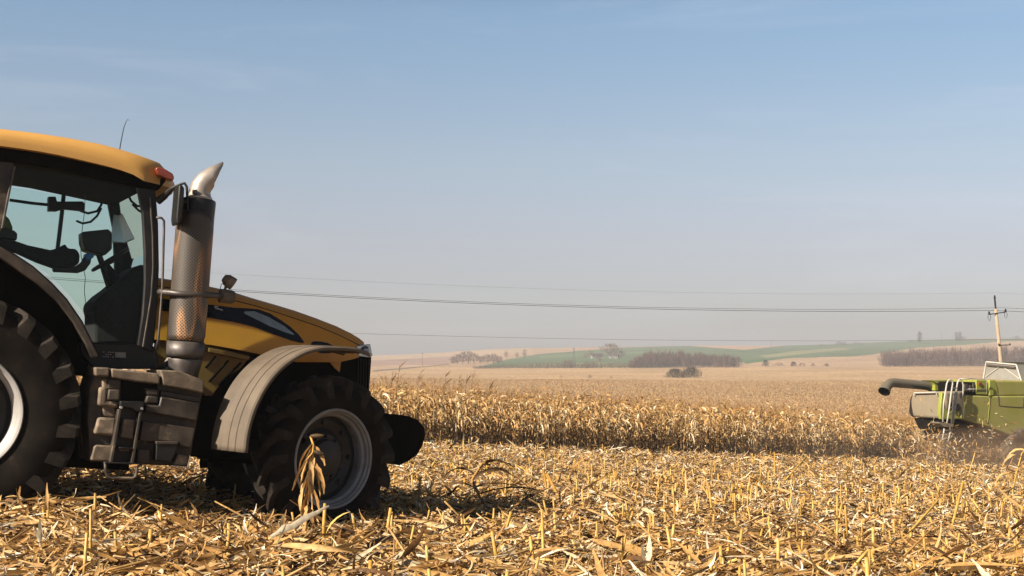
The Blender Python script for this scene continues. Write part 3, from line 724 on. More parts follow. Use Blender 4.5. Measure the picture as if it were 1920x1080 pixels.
# roof lamps, beacon, antenna
MB().prism(TF.poly([(292, 316), (296, 312), (310, 316), (325, 325), (328, 333), (325, 339), (312, 335), (297, 327)], -.93), -.915, -.80).build('indicator_lamp', M['amber'], tractor, bevel=.012)
MB().prism(TF.poly([(292, 316), (296, 312), (310, 316), (325, 325), (328, 333), (325, 339), (312, 335), (297, 327)], -.93), .80, .915).build('indicator_lamp', M['amber'], tractor, bevel=.012)
bp = TF.y(118, 258, 0)
MB().lathe([(bp[2] - .035, .001), (bp[2] - .04, .09), (bp[2] - .06, .13), (bp[2] - .16, .14)], 'z', 24, (bp[0], 0, 0)).build('roof_vent', M['black'], tractor, auto=40)
MB().tube([TF.y(px, py, -.2) for px, py in [(223, 290), (226, 270), (232, 240), (236, 229), (239, 224), (243, 226)]], [.006, .005, .004, .003, .0025, .002], 5).build('antenna', M['black'], tractor)
# small plates on the sill
mb = MB()
for i in range(3):
    for j in range(5):
        if (i * 5 + j) % 4 != 1: mb.prism(TF.poly([(193 + j * 4.4, 659 + i * 4.2 + j * .2), (196 + j * 4.4, 659.2 + i * 4.2 + j * .2), (196 + j * 4.4, 661 + i * 4.2 + j * .2), (193 + j * 4.4, 660.8 + i * 4.2 + j * .2)], -.785), -.786, -.782)
mb.build('warning_plate', M['sticker'], tractor)
MB().prism(TF.poly([(216, 660), (236, 661), (236, 671), (216, 670)], -.785), -.787, -.78).build('label_plate', M['sticker'], tractor)

# ---- exhaust with perforated shield
def perf_mat():
    m, nt, p = mat_new('perforated_heat_shield'); N, L = nt.nodes, nt.links
    t = N.new('ShaderNodeTexCoord'); s = N.new('ShaderNodeSeparateXYZ'); L.new(t.outputs['Object'], s.inputs[0])
    def mth(op, a, b=None):
        q = N.new('ShaderNodeMath'); q.operation = op
        for i, v in enumerate((a, b)):
            if v is None: continue
            if isinstance(v, (int, float)): q.inputs[i].default_value = v
            else: L.new(v, q.inputs[i])
        return q.outputs[0]
    an = mth('ARCTAN2', s.outputs[1], s.outputs[0])
    u = mth('MULTIPLY', an, .178 / .031); v = mth('MULTIPLY', s.outputs[2], 1 / .031)
    a = mth('ADD', u, v); b = mth('SUBTRACT', u, v)
    fa = mth('SUBTRACT', mth('FRACT', a), .5); fb = mth('SUBTRACT', mth('FRACT', b), .5)
    d = mth('SQRT', mth('ADD', mth('MULTIPLY', fa, fa), mth('MULTIPLY', fb, fb)))
    hole = mth('LESS_THAN', d, .30)
    n = N.new('ShaderNodeTexNoise'); n.inputs['Scale'].default_value = 1.7; n.inputs['Detail'].default_value = 1; n.inputs['Distortion'].default_value = .3
    mpn = N.new('ShaderNodeMapping'); mpn.inputs['Scale'].default_value = (2.2, 2.2, .55); L.new(t.outputs['Object'], mpn.inputs[0]); L.new(mpn.outputs[0], n.inputs[0])
    r = N.new('ShaderNodeValToRGB'); e = r.color_ramp.elements
    e[0].position = .30; e[0].color = (.065, .053, .044, 1); e[1].position = .70; e[1].color = (.20, .155, .115, 1)
    k = e.new(.515); k.color = (.40, .21, .095, 1); k = e.new(.46); k.color = (.11, .086, .067, 1); k = e.new(.56); k.color = (.12, .092, .07, 1)  # orange band: heat stain plus a painted sun reflection
    L.new(n.outputs[0], r.inputs[0])
    mx = N.new('ShaderNodeMix'); mx.data_type = 'RGBA'; L.new(hole, mx.inputs[0]); L.new(r.outputs[0], mx.inputs[6]); mx.inputs[7].default_value = (.004, .004, .004, 1)
    L.new(mx.outputs[2], p.inputs['Base Color'])
    me_ = mth('MULTIPLY', mth('SUBTRACT', 1, hole), .35); L.new(me_, p.inputs['Metallic'])
    p.inputs['Roughness'].default_value = .5
    return m
M['perf'] = perf_mat()
EY = -.86
e_top, e_bot = TF.y(371, 373, EY), TF.y(346, 690, EY)
exh = empty('exhaust', parent=tractor)
axz = (e_top - e_bot); exL = np.linalg.norm(axz); tilt = math.atan2(axz[0], axz[2])
exh.location = e_bot; exh.rotation_euler = (0, tilt, 0)
ez = lambda py: (690 - py) / (690 - 373) * exL
R0 = .176
exh_o = MB().lathe([(-.06, .10), (ez(688), .125), (ez(660), .145), (ez(645), .165), (ez(640), R0 - .012), (ez(402), R0 - .004), (ez(380), R0), (ez(376), R0 - .004), (ez(374), R0 - .02), (ez(373), .09), (ez(373), .001)], 'z', 48).build('silencer', M['black'], exh, auto=35)
# shield: an arc open to the front, rounded top and bottom corners
va, vb = math.radians(-232), math.radians(-38)
secs = []
for k in range(41):
    a = va + (vb - va) * k / 40; e = abs(k - 20) / 20
    z1 = ez(398) - .16 * max(0, (k - 26) / 14) ** 2; z0 = ez(640) + .05 * max(0, (e - .8) / .2) ** 2
    secs.append([((R0 + .012) * math.cos(a), (R0 + .012) * math.sin(a), z0 + (z1 - z0) * j / 24) for j in range(25)])
MB().loft(secs).build('heat_shield', M['perf'], exh, smooth=True, solid=.004)
lo = []
for k in range(41):
    a = va + (vb - va) * k / 40
    lo.append([((R0 + .014) * math.cos(a), (R0 + .014) * math.sin(a), ez(642)), ((R0 + .012) * math.cos(a), (R0 + .012) * math.sin(a), ez(664)), ((R0 - .004) * math.cos(a), (R0 - .004) * math.sin(a), ez(672))])
MB().loft(lo).build('shield_band', M['steel_dark'], exh, smooth=True, solid=.004)
MB().lathe([(ez(674), R0 - .018), (ez(676), R0 - .014), (ez(690), R0 - .028), (ez(712), R0 - .05)], 'z', 48).build('exhaust_base', M['steel_dark'], exh, auto=40)
pa = [TF.y(px, py, EY) for px, py in [(373, 374), (374, 362), (377.5, 350), (385, 340.5), (395, 333.5), (406, 328.5)]]
def ringsec(pts, rad, cut):
    secs = []
    for i, p in enumerate(pts):
        t = pts[min(i + 1, len(pts) - 1)] - pts[max(i - 1, 0)]; t /= np.linalg.norm(t)
        y = np.array([0, 1.0, 0]); u = np.cross(y, t); r = rad[i]; row = []
        for k in range(32):
            an = 2 * math.pi * k / 32
            o = r * (math.cos(an) * u + math.sin(an) * y)
            row.append(tuple(p + o + t * cut[i] * math.cos(an)))
        secs.append(row)
    return secs
PR = [.100, .100, .100, .098, .096, .092]
ri = np.linalg.inv(np.array(roty(tilt)))
tr_ = lambda secs: [[tuple(ri @ (np.array(q) - e_bot)) for q in s_] for s_ in secs]
sec_o = ringsec(pa, PR, [0, 0, 0, 0, -.03, -.115]); 
MB().loft(tr_(sec_o), close=True).build('exhaust_pipe', M['steel'], exh, smooth=True, solid=.006)
MB().loft(tr_(ringsec(pa, [r - .012 for r in PR], [0, 0, 0, 0, -.03, -.115])), close=True).build('pipe_bore', M['black_matt'], exh, smooth=True)
MB().lathe([(ez(374), .128), (ez(370), .128), (ez(368), .118), (ez(366), .112), (ez(362), .110)], 'z', 40, tuple(ri @ (pa[0] - e_bot) * np.array([1, 1, 0]))).build('pipe_clamp', M['steel'], exh, auto=40)
cb = ri @ (TF.y(365, 360, EY - .11) - e_bot)
MB().box(tuple(cb), (.045, .03, .05)).build('clamp_bolt', M['steel_dark'], exh, bevel=.006)
# bracket bar round the exhaust with two work lamps
br = MB().tube([TF.y(*q) for q in [(290, 547, -.74), (306, 547.5, -.84), (322, 549, -.96), (340, 551, -1.02), (362, 552, -1.035), (384, 553, -1.01), (400, 554, -.95), (420, 555, -.84)]], .030, 14).build('lamp_bar', M['steel_dark'], tractor, smooth=True)
lcx = TF.y(425, 556, -.82)
MB().lathe([(-.075, .03), (-.07, .068), (.045, .068), (.06, .062), (.075, .055), (.075, .001)], 'x', 28, tuple(lcx)).build('work_lamp', M['plastic_worn_lit'], br, auto=40)
l2 = TF.y(430, 528, -.82)
wl2 = MB().lathe([(-.07, .001), (-.068, .035), (-.03, .060), (.03, .064), (.05, .062), (.052, .001)], 'x', 20).build('work_lamp', M['plastic_worn_lit'], br, auto=40)
wl2.location = l2; wl2.rotation_euler = (0, math.radians(30), math.radians(-20))
MB().tube([TF.y(421, 545, -.82), TF.y(424, 536, -.82), TF.y(428, 530, -.82)], .014, 8).build('lamp_stem', M['steel_dark'], br)
MB().tube([TF.y(px, py, -.86) for px, py in [(424, 530), (415, 533), (413, 541), (416, 548)]], .004, 5).build('lamp_wire', M['black'], br)

# ---- tank and steps between the wheels
YT = -1.0
def blk(name, pts, y0, mat, y1=-.85, bev=.02, par=None, z3=True):
    P = [(140 + x / 3.857, 640 + y / 3.857) for x, y in pts] if z3 else pts
    y0 -= .22; y1 -= .15
    return MB().prism(TF.poly(P, y0), y0, y1).build(name, mat, par or tractor, bevel=bev * .65, seg=2)
tank = blk('fuel_tank', [(150, 215), (300, 205), (800, 260), (935, 330), (905, 480), (880, 620), (845, 810), (820, 905), (560, 895), (440, 885), (110, 870), (95, 560), (110, 350)], -.96, M['plastic'], -.40, .03)
blk('step_deck', [(265, 195), (605, 232), (618, 262), (612, 312), (430, 290), (270, 262)], -1.07, M['plastic_worn_lit'], -.55, .022, tank)
blk('step_deck', [(618, 206), (755, 212), (938, 284), (932, 378), (830, 352), (640, 318), (632, 262)], -1.07, M['plastic_worn_lit'], -.5, .022, tank)
blk('deck_cap', [(146, 186), (256, 190), (250, 258), (150, 250)], -1.06, M['plastic_worn_lit'], -.7, .025, tank)
blk('recess_shade', [(335, 255), (600, 300), (604, 440), (330, 432)], -.965, M['black_matt'], -.90, .01, tank)  # flat black slab on the tank, painted shade of the step recess
blk('tank_post', [(245, 268), (335, 280), (330, 350), (240, 345)], -1.02, M['plastic'], -.85, .02, tank)
blk('tank_block', [(246, 345), (332, 350), (328, 432), (236, 426)], -1.05, M['plastic'], -.85, .025, tank)
blk('tank_block', [(178, 330), (238, 330), (232, 430), (325, 436), (318, 484), (168, 466)], -1.03, M['plastic_worn_lit'], -.85, .035, tank)
blk('tank_block', [(168, 548), (304, 556), (290, 688), (140, 670)], -1.03, M['plastic_worn_lit'], -.85, .035, tank)
blk('tank_block', [(140, 760), (160, 748), (275, 758), (262, 872), (118, 862)], -1.03, M['plastic_worn_lit'], -.85, .035, tank)
blk('tank_tube', [(200, 270), (244, 270), (238, 300), (300, 490), (296, 552), (205, 545)], -.99, M['plastic_worn_lit'], -.9, .025, tank)
blk('tank_block', [(512, 342), (606, 345), (602, 396), (524, 388)], -1.04, M['plastic'], -.85, .02, tank)
blk('tank_block', [(524, 392), (606, 400), (602, 452), (514, 446)], -1.06, M['plastic'], -.85, .02, tank)
blk('tank_block', [(622, 350), (912, 400), (905, 448), (622, 394)], -1.02, M['plastic'], -.85, .02, tank)
blk('tank_block', [(624, 398), (910, 448), (886, 580), (510, 508), (516, 458), (612, 464)], -1.07, M['plastic'], -.85, .024, tank)
blk('tank_block', [(492, 576), (872, 628), (844, 770), (762, 758), (754, 730), (600, 716), (590, 726), (472, 716)], -1.07, M['plastic'], -.85, .024, tank)
blk('tank_block', [(350, 560), (438, 566), (424, 706), (332, 696)], -1.04, M['plastic_worn_lit'], -.85, .02, tank)
blk('tank_block', [(325, 764), (405, 770), (400, 800), (320, 795)], -1.04, M['plastic_worn_lit'], -.85, .015, tank)
blk('tank_block', [(462, 780), (552, 780), (538, 884), (448, 876)], -1.04, M['plastic'], -.85, .02, tank)
bx_ = blk('tool_box', [(592, 722), (748, 724), (736, 790), (700, 872), (586, 862)], -1.09, M['black'], -.9, .014, tank)
blk('box_lid', [(588, 722), (750, 724), (748, 746), (588, 744)], -1.10, M['plastic'], -.95, .008, bx_)
blk('tank_block', [(748, 812), (828, 830), (820, 902), (716, 894)], -1.04, M['plastic_worn_lit'], -.85, .02, tank)
blk('tank_edge', [(834, 826), (840, 828), (826, 916), (698, 906), (700, 898), (818, 908)], -1.08, M['plastic_worn_lit'], -1.04, .004, tank)
z8 = lambda x, y: (140 + x / 3.857, 640 + y / 3.857)
ld = empty('step_ladder', parent=tractor)
for a, b in (((328, 492), (266, 874)), ((482, 486), (416, 882))):
    P0, P1 = TF.y(*z8(*a), -1.32), TF.y(*z8(*b), -1.32)
    MB().loft([[(P0[0] - .012, -1.325, P0[2]), (P0[0] + .012, -1.325, P0[2]), (P0[0] + .012, -1.05, P0[2]), (P0[0] - .012, -1.05, P0[2])], [(P1[0] - .012, -1.325, P1[2]), (P1[0] + .012, -1.325, P1[2]), (P1[0] + .012, -1.05, P1[2]), (P1[0] - .012, -1.05, P1[2])]], close=True, cap=True).build('ladder_rail', M['plastic'], ld, bevel=.004)
for pts in ([(330, 432), (500, 436), (496, 504), (440, 506), (420, 486), (370, 474), (328, 478)], [(320, 764), (420, 770), (418, 782), (318, 776)], [(216, 870), (492, 880), (490, 892), (216, 884)]):
    MB().prism(TF.poly([z8(*q) for q in pts], -1.32), -1.33, -.98).build('ladder_step', M['black'], ld, bevel=.006)
MB().tube([TF.y(*z8(*q), -1.31) for q in [(222, 874), (224, 940), (236, 968), (266, 990), (420, 992), (442, 975), (450, 940), (448, 905)]], .015, 10).build('step_loop', M['plastic'], ld, smooth=True)
for q in ((337, 478), (486, 486)):
    MB().lathe([(-1.335, .001), (-1.335, .012), (-1.31, .014)], 'y', 10, tuple(TF.y(*z8(*q), -1.33) * np.array([1, 0, 1]))).build('ladder_bolt', M['rim'], ld)

# a trinket hanging from the windscreen top inside the cab
pd = MB().tube([TF.y(240, 360, .3), TF.y(240.5, 384, .3)], .003, 5)
q = TF.y(240.5, 390, .3); pd.lathe([(-.012, .001), (-.012, .022), (0, .032), (.012, .022), (.012, .001)], 'y', 16, tuple(q))
pd.tube([q - [0, 0, .03], q - [0, 0, .06], q - [0, 0, .09]], [.004, .012, .018], 8)
pdo = pd.build('cab_pendant', M['black'], None, auto=40); pdo.matrix_world = mat4(TR, TO)
tag(pdo, 'small round pendant on a cord hanging inside the tractor windscreen', 'pendant')

# ------------------------------------------------------------------ maize: ribbons and tubes in bulk
def ribbons(base, az, el, droop, curl, length, width, tw0, tw1, n, rnd, tip=0.15, belly=0.35, pw=1.2, fold=0, fray=.12):
    """N leaf ribbons; all arguments are arrays of N; returns V, F, rnd per vertex"""
    base = np.asarray(base, float); N = len(base)
    t = np.linspace(0, 1, n + 1)
    e = el[:, None] - droop[:, None] * t[None, :] ** pw
    a = az[:, None] + curl[:, None] * t[None, :]
    d = np.stack([np.cos(e) * np.cos(a), np.cos(e) * np.sin(a), np.sin(e)], -1)
    seg = (length / n)[:, None, None]
    P = base[:, None, :] + np.concatenate([np.zeros((N, 1, 3)), np.cumsum(d[:, :-1] * seg, 1)], 1)
    hz_ = np.stack([-np.sin(a), np.cos(a), np.zeros_like(a)], -1)
    up_ = np.cross(d, hz_)
    tw = tw0[:, None] + (tw1 - tw0)[:, None] * t[None, :]
    w = hz_ * np.cos(tw)[..., None] + up_ * np.sin(tw)[..., None]
    prof = (tip + (1 - tip) * np.clip(np.where(t < belly, .55 + .45 * t / belly, 1 - ((t - belly) / (1 - belly)) ** 1.7), 0, 1))
    hw = (width[:, None] * prof[None, :] * .5)[..., None]
    if not fold:
        V = np.stack([P - w * hw, P + w * hw], 2); k = 2
    else:                                   # creased along the midrib, edges a little ragged
        nrm = np.cross(d, w); fr = np.random.default_rng(N)
        j1 = 1 + fr.normal(0, fray, hw.shape); j2 = 1 + fr.normal(0, fray, hw.shape)
        V = np.stack([P - w * hw * j1 + nrm * hw * fold, P, P + w * hw * j2 + nrm * hw * fold * fr.uniform(-.3, 1.2, (N, 1, 1))], 2); k = 3
    V = V.reshape(N, (n + 1) * k, 3)
    idx = np.arange(n)
    f = np.concatenate([np.stack([k * idx + q, k * idx + q + 1, k * idx + q + k + 1, k * idx + q + k], -1) for q in range(k - 1)])
    F = (np.arange(N)[:, None, None] * (n + 1) * k + f[None]).reshape(-1, 4)
    return V.reshape(-1, 3), F, np.repeat(rnd, (n + 1) * k)
def tubes(p0, p1, r0, r1, sides, rnd, cap=True):
    p0 = np.asarray(p0, float); p1 = np.asarray(p1, float); N = len(p0)
    d = p1 - p0; d /= np.linalg.norm(d, axis=1, keepdims=True) + 1e-9
    ref = np.where(np.abs(d[:, 2:3]) > .9, np.array([[1.0, 0, 0]]), np.array([[0, 0, 1.0]]))
    u = np.cross(d, ref); u /= np.linalg.norm(u, axis=1, keepdims=True) + 1e-9; v = np.cross(d, u)
    an = np.linspace(0, 2 * np.pi, sides, endpoint=False)
    c = u[:, None] * np.cos(an)[None, :, None] + v[:, None] * np.sin(an)[None, :, None]
    A = p0[:, None] + c * r0[:, None, None]; B = p1[:, None] + c * r1[:, None, None]
    V = np.concatenate([A, B], 1)
    k = np.arange(sides); k2 = (k + 1) % sides
    f = np.stack([k, k2, sides + k2, sides + k], -1)
    if cap:
        if sides == 4: f = np.concatenate([f, [[4, 5, 6, 7]]])
        if sides == 6: f = np.concatenate([f, [[6, 7, 8, 9], [6, 9, 10, 11]]])
    F = (np.arange(N)[:, None, None] * 2 * sides + f[None]).reshape(-1, 4)
    return V.reshape(-1, 3), F, np.repeat(rnd, 2 * sides)
class Bulk:
    def __init__(s): s.V = []; s.F = []; s.R = []; s.n = 0
    def add(s, t):
        V, F, R = t; s.V.append(V); s.F.append(F + s.n); s.R.append(R); s.n += len(V)
    def build(s, name, mat, parent=None):
        return np_mesh(name, np.concatenate(s.V), np.concatenate(s.F), mat, np.concatenate(s.R), parent)

def maize_plants(bases, rng, leaves=11, nseg=5, hmin=1.85, hmax=2.25, low=.2, short=.35):
    """dry standing maize: stalk, drooping dead leaves, hanging ears, tassel"""
    N = len(bases); B = Bulk()
    H = rng.uniform(hmin, hmax, N); la = rng.uniform(0, 2 * np.pi, N); lm = rng.uniform(0, .10, N) * H
    top = bases + np.stack([np.cos(la) * lm, np.sin(la) * lm, H], -1)
    mid = bases + (top - bases) * .5 + np.stack([rng.normal(0, .02, N), rng.normal(0, .02, N), np.zeros(N)], -1)
    tone = rng.normal(0, .09, N)
    B.add(tubes(bases - np.array([0, 0, .05]), mid, np.full(N, .014), np.full(N, .011), 4, np.clip(.55 + tone, 0, 1), False))
    B.add(tubes(mid, top, np.full(N, .011), np.full(N, .005), 4, np.clip(.55 + tone, 0, 1), False))
    pl = rng.uniform(0, np.pi, N)
    for k in range(leaves):
        f = (k + .8) / (leaves + .8) + rng.uniform(-.03, .03, N)
        f = np.clip(f, .05, .99)
        p = np.where((f < .5)[:, None], bases + (mid - bases) * (f * 2)[:, None], mid + (top - mid) * (f * 2 - 1)[:, None])
        az = pl + np.pi * (k % 2) + rng.normal(0, .55, N)
        hi = f > .8
        B.add(ribbons(p, az, np.where(hi, rng.uniform(.1, 1.0, N), rng.uniform(.4, 1.1, N)), np.where(hi, rng.uniform(1.0, 2.2, N), rng.uniform(2.0, 2.6, N)), rng.normal(0, .5, N), rng.uniform(.42, .78, N) * np.where(hi, .5, 1) * np.where(f < .42, short, 1), rng.uniform(.04, .075, N), rng.normal(0, .4, N), rng.normal(0, 1.6, N), nseg, np.clip(rng.normal(.60, .17, N) + tone - low * np.clip(.66 - f, 0, 1), .03, .95), pw=.5))  # lower leaves browner, shade at the foot of the crop added to the tone
    # ears: three husk ribbons round a plump core, hanging
    f = rng.uniform(.42, .6, N); p = bases + (top - bases) * f[:, None]
    az = rng.uniform(0, 2 * np.pi, N); sp = rng.uniform(-.9, .5, N); L = rng.uniform(.17, .24, N)
    d = np.stack([np.cos(az) * np.cos(sp), np.sin(az) * np.cos(sp), np.sin(sp)], -1)
    p = p + np.stack([np.cos(az) * .02, np.sin(az) * .02, np.zeros(N)], -1)
    er = np.clip(rng.normal(.8, .1, N), 0, 1)
    B.add(tubes(p, p + d * (L * .45)[:, None], np.full(N, .014), np.full(N, .030), 6, er, False))
    B.add(tubes(p + d * (L * .45)[:, None], p + d * L[:, None], np.full(N, .030), np.full(N, .008), 6, er, False))
    for k in range(2): B.add(ribbons(p, az + rng.normal(0, .5, N), sp + rng.normal(0, .3, N), rng.uniform(.2, .9, N), rng.normal(0, .4, N), L * 1.25, np.full(N, .05), rng.normal(0, .8, N), rng.normal(0, .8, N), 3, er))
    for k in range(5):
        B.add(ribbons(top - np.array([0, 0, .02]), rng.uniform(0, 2 * np.pi, N), rng.uniform(.9, 1.5, N), rng.uniform(.2, 1.2, N), np.zeros(N), rng.uniform(.14, .28, N), np.full(N, .010), rng.normal(0, 1, N), rng.normal(0, 1, N), 2, np.clip(rng.normal(.4, .12, N), 0, 1), tip=.6))
    return B

# the standing crop: the front rows plant by plant, the mass behind as one crop
def edge_pts(rng, rows, s0, s1, step, jit):
    P = []; 
    for r in rows:
        s = np.arange(s0, s1, step) + rng.uniform(-jit, jit, len(np.arange(s0, s1, step)))
        off = r * .70 + rng.normal(0, .05, len(s))
        X = EDGE_A[0] + EDGE_T[0] * s + EDGE_N[0] * off; Y = EDGE_A[1] + EDGE_T[1] * s + EDGE_N[1] * off
        free = ~((X > 15.5) & (X < 27) & (Y > 58.5 + (X - 17) * .445) & (Y < 63.8 + (X - 17) * .445))      # where the harvester stands
        X, Y = X[free], Y[free]
        P.append(np.stack([X, Y, ground_h(X, Y)], -1))
    return np.concatenate(P)
rg = np.random.default_rng(21)
variants = []
front = np.concatenate([edge_pts(rg, [0], -5, 25, .25, .15), edge_pts(rg, [1], -5, 25, .25, .15), edge_pts(rg, [2], -5, 25, .44, .16)])
front = front[:300]
for k in range(14):
    B = maize_plants(np.zeros((1, 3)), np.random.default_rng(100 + k), leaves=11, nseg=6)
    variants.append((np.concatenate(B.V), np.concatenate(B.F), np.concatenate(B.R)))
vm = []
for i, p in enumerate(front):
    k = i % 14
    if i < 14:
        o = np_mesh('maize_plant', *variants[k][:2], M['leaf'], variants[k][2])
        tag(o, 'dry maize plant with hanging leaves in the front rows of the uncut crop', 'maize plant', 'maize plants standing along the cut edge')
        vm.append(o)
    else:
        o = vm[k].copy(); COL.objects.link(o)
    o.location = p; o.rotation_euler = (rg.normal(0, .05), rg.normal(0, .05), rg.uniform(0, 6.28)); sc_ = rg.uniform(.9, 1.1); o.scale = (sc_, sc_, sc_ * rg.uniform(.92, 1.06))
rest = np.concatenate([edge_pts(rg, [2, 3, 4], -6.5, 60, .25, .09), edge_pts(rg, range(5, 20), -16, 60, .27, .1), edge_pts(rg, [0, 1, 2], 28, 60, .24, .08), edge_pts(rg, [0, 1, 2, 3], -22, -5, .26, .08)])
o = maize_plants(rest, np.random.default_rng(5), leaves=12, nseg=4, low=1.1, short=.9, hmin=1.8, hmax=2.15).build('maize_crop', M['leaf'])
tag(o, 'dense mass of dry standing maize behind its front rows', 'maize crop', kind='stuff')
# a few tall weeds above the maize, left end of the crop
for i, (px, h) in enumerate([(722, 2.7), (735, 2.9), (771, 2.6), (822, 2.75), (848, 2.7), (862, 2.8), (872, 2.65), (905, 2.5)]):
    D = 54 + (i % 3); b = at(px, 0, D); rw = np.random.default_rng(300 + i)
    Bk = Bulk(); n = 9
    t0 = b + np.array([.0, 0, h]); t0[0] += .3
    Bk.add(tubes([b], [t0], np.array([.012]), np.array([.006]), 4, np.array([.12]), False))
    f = rw.uniform(.72, 1, n)
    Bk.add(ribbons(b + (t0 - b) * f[:, None], rw.uniform(-.8, .8, n), rw.uniform(.6, 1.1, n), rw.uniform(-.2, .5, n), np.zeros(n), rw.uniform(.2, .45, n), np.full(n, .03), rw.normal(0, 1, n), rw.normal(0, 1, n), 3, rw.uniform(.08, .25, n)))
    o = Bk.build('tall_weed', M['leaf'])
    tag(o, 'thin brown weed sticking up above the standing maize by the tractor', 'weed', 'tall weeds above the maize')

# far maize on the rising field beyond
rg = np.random.default_rng(31)
N = 185000
D = np.sqrt(rg.uniform(165 ** 2, 450 ** 2, N)); PX = rg.uniform(420, 2420, N)
X = (PX - 960) / FPX * D
base = np.stack([X, D, ground_h(X, D)], -1)
Bk = Bulk()
tone = np.clip(rg.normal(.56, .05, N) + .05 * np.sin(X * .13 + D * .05), 0, 1)
for k in range(2):
    Bk.add(ribbons(base + np.stack([rg.normal(0, .25, N), rg.normal(0, .25, N), rg.uniform(0, .25, N)], -1), rg.uniform(0, 6.28, N), rg.uniform(.2, 1.3, N), rg.uniform(.2, 1.4, N), rg.normal(0, .5, N), rg.uniform(.2, .46, N), rg.uniform(.05, .11, N), rg.normal(0, 1, N), rg.normal(0, 1.2, N), 2, np.clip(tone + rg.normal(0, .05, N), 0, 1)))
o = Bk.build('far_maize', M['far_leaf'])
tag(o, 'golden ripe maize covering the field beyond the cut edge', 'maize field', kind='stuff')

# ------------------------------------------------------------------ stubble and litter of the harvested ground
rg = np.random.default_rng(41)
def in_tractor(X, Y, m=0.0):
    lx = (X - TO[0]) * TR[0, 0] + (Y - TO[1]) * TR[1, 0]; ly = (X - TO[0]) * TR[0, 1] + (Y - TO[1]) * TR[1, 1]
    w = (np.abs(np.abs(ly) - .97) < .42 + m) & (lx > -1.3) & (lx < 4.4)
    return w
def heap(X, Y):
    """litter lies thicker in drifts, most in front of the tractor wheels"""
    h = .03 + .04 * np.clip(np.sin(X * 1.7 + .4) * np.sin(Y * 1.1 + X * .6), 0, 1)
    lx = (X - TO[0]) * TR[0, 0] + (Y - TO[1]) * TR[1, 0]; ly = (X - TO[0]) * TR[0, 1] + (Y - TO[1]) * TR[1, 1]
    h = h + .09 * np.exp(-((ly + 1.9) / .5) ** 2) * ((lx > -6) & (lx < 2.2)) + .04 * np.exp(-((ly + 1.9) / .5) ** 2) * 0.0
    return h
s_ = np.arange(-60, 80, .19); rws = np.arange(-85, -.8, .70)
SG, RG = np.meshgrid(s_, rws)
SG = SG + rg.uniform(-.07, .07, SG.shape); RG = RG + rg.normal(0, .035, RG.shape)
X = (EDGE_A[0] + EDGE_T[0] * SG + EDGE_N[0] * RG).ravel(); Y = (EDGE_A[1] + EDGE_T[1] * SG + EDGE_N[1] * RG).ravel()
PXs = 960 + FPX * X / np.maximum(Y, .1)
keep = (Y > 8.3) & (PXs > -420) & (PXs < 2500) & ~in_tractor(X, Y) & (rg.random(len(X)) < np.where((X < -1.0) & (Y < 17), .22, np.where((X > .3) & (Y < 26), .62, np.clip(.60 - Y * .011, .15, .5))))
X, Y = X[keep], Y[keep]; n = len(X)
zb = ground_h(X, Y)
h = np.clip(rg.normal(.235, .075, n), .10, .48) + heap(X, Y) * .6
tilt_a = rg.uniform(0, 6.28, n); tm = np.abs(rg.normal(0, .13, n)); tm[rg.random(n) < .06] += .5
p0 = np.stack([X, Y, zb - .03], -1); p1 = p0 + np.stack([np.cos(tilt_a) * np.sin(tm) * h, np.sin(tilt_a) * np.sin(tm) * h, np.cos(tm) * h], -1)
rr = rg.uniform(.009, .0145, n); tone = np.clip(rg.normal(.5, .2, n), 0, 1)
order = np.argsort(-(h / Y) * ((PXs[keep] > 0) & (PXs[keep] < 1920)))
big = order[:300]; small = order[300:]
stub_meshes = []
for i, j in enumerate(big):
    if i < 20:
        rw = np.random.default_rng(500 + i); B = Bulk(); hh = .38
        B.add(tubes([[0, 0, 0]], [[rw.normal(0, .006), rw.normal(0, .006), hh * .55]], np.array([.0135]), np.array([.0125]), 8, np.array([rw.uniform(.3, .7)]), False))
        q = B.V[0][8:].mean(0)
        B.add(tubes([q], [q + np.array([rw.normal(0, .012), rw.normal(0, .012), hh * .45])], np.array([.0140]), np.array([.0115]), 6, np.array([rw.uniform(.3, .8)]), True))
        m_ = rw.integers(1, 4)
        if m_ > 1: B.add(ribbons(np.tile(q, (m_, 1)) - [0, 0, .08], rw.uniform(0, 6.28, m_), rw.uniform(.9, 1.4, m_), rw.uniform(.4, 2.2, m_), rw.normal(0, .4, m_), rw.uniform(.12, .3, m_), rw.uniform(.018, .034, m_), rw.normal(0, .5, m_), rw.normal(0, 1, m_), 5, rw.uniform(.4, 1, m_)))
        o = B.build('maize_stub', M['stalk'])
        tag(o, 'cut golden maize stub standing in the littered foreground rows', 'stub', 'maize stubs in the foreground')
        stub_meshes.append(o)
    else:
        o = stub_meshes[i % 20].copy(); COL.objects.link(o)
    o.location = p0[j]; o.rotation_euler = (math.sin(tilt_a[j]) * -tm[j], math.cos(tilt_a[j]) * tm[j], rg.uniform(0, 6.28)); s1 = h[j] / .38; o.scale = (rr[j] / .0125, rr[j] / .0125, s1)
B = Bulk()
B.add(tubes(p0[small], p1[small], rr[small] * np.where(Y[small] > 25, 1.15, 1), rr[small] * .9, 6, tone[small], True))
k = small[rg.random(len(small)) < .5]; nk = len(k)
B.add(ribbons(p0[k] + (p1[k] - p0[k]) * .6, rg.uniform(0, 6.28, nk), rg.uniform(.6, 1.4, nk), rg.uniform(.6, 2.2, nk), rg.normal(0, .4, nk), rg.uniform(.12, .3, nk), rg.uniform(.02, .04, nk), rg.normal(0, .5, nk), rg.normal(0, 1, nk), 3, rg.uniform(.4, 1, nk)))
o = B.build('maize_stubble', M['stalk'])
tag(o, 'rows of cut maize stubble stretching back to the crop', 'stubble', kind='stuff')

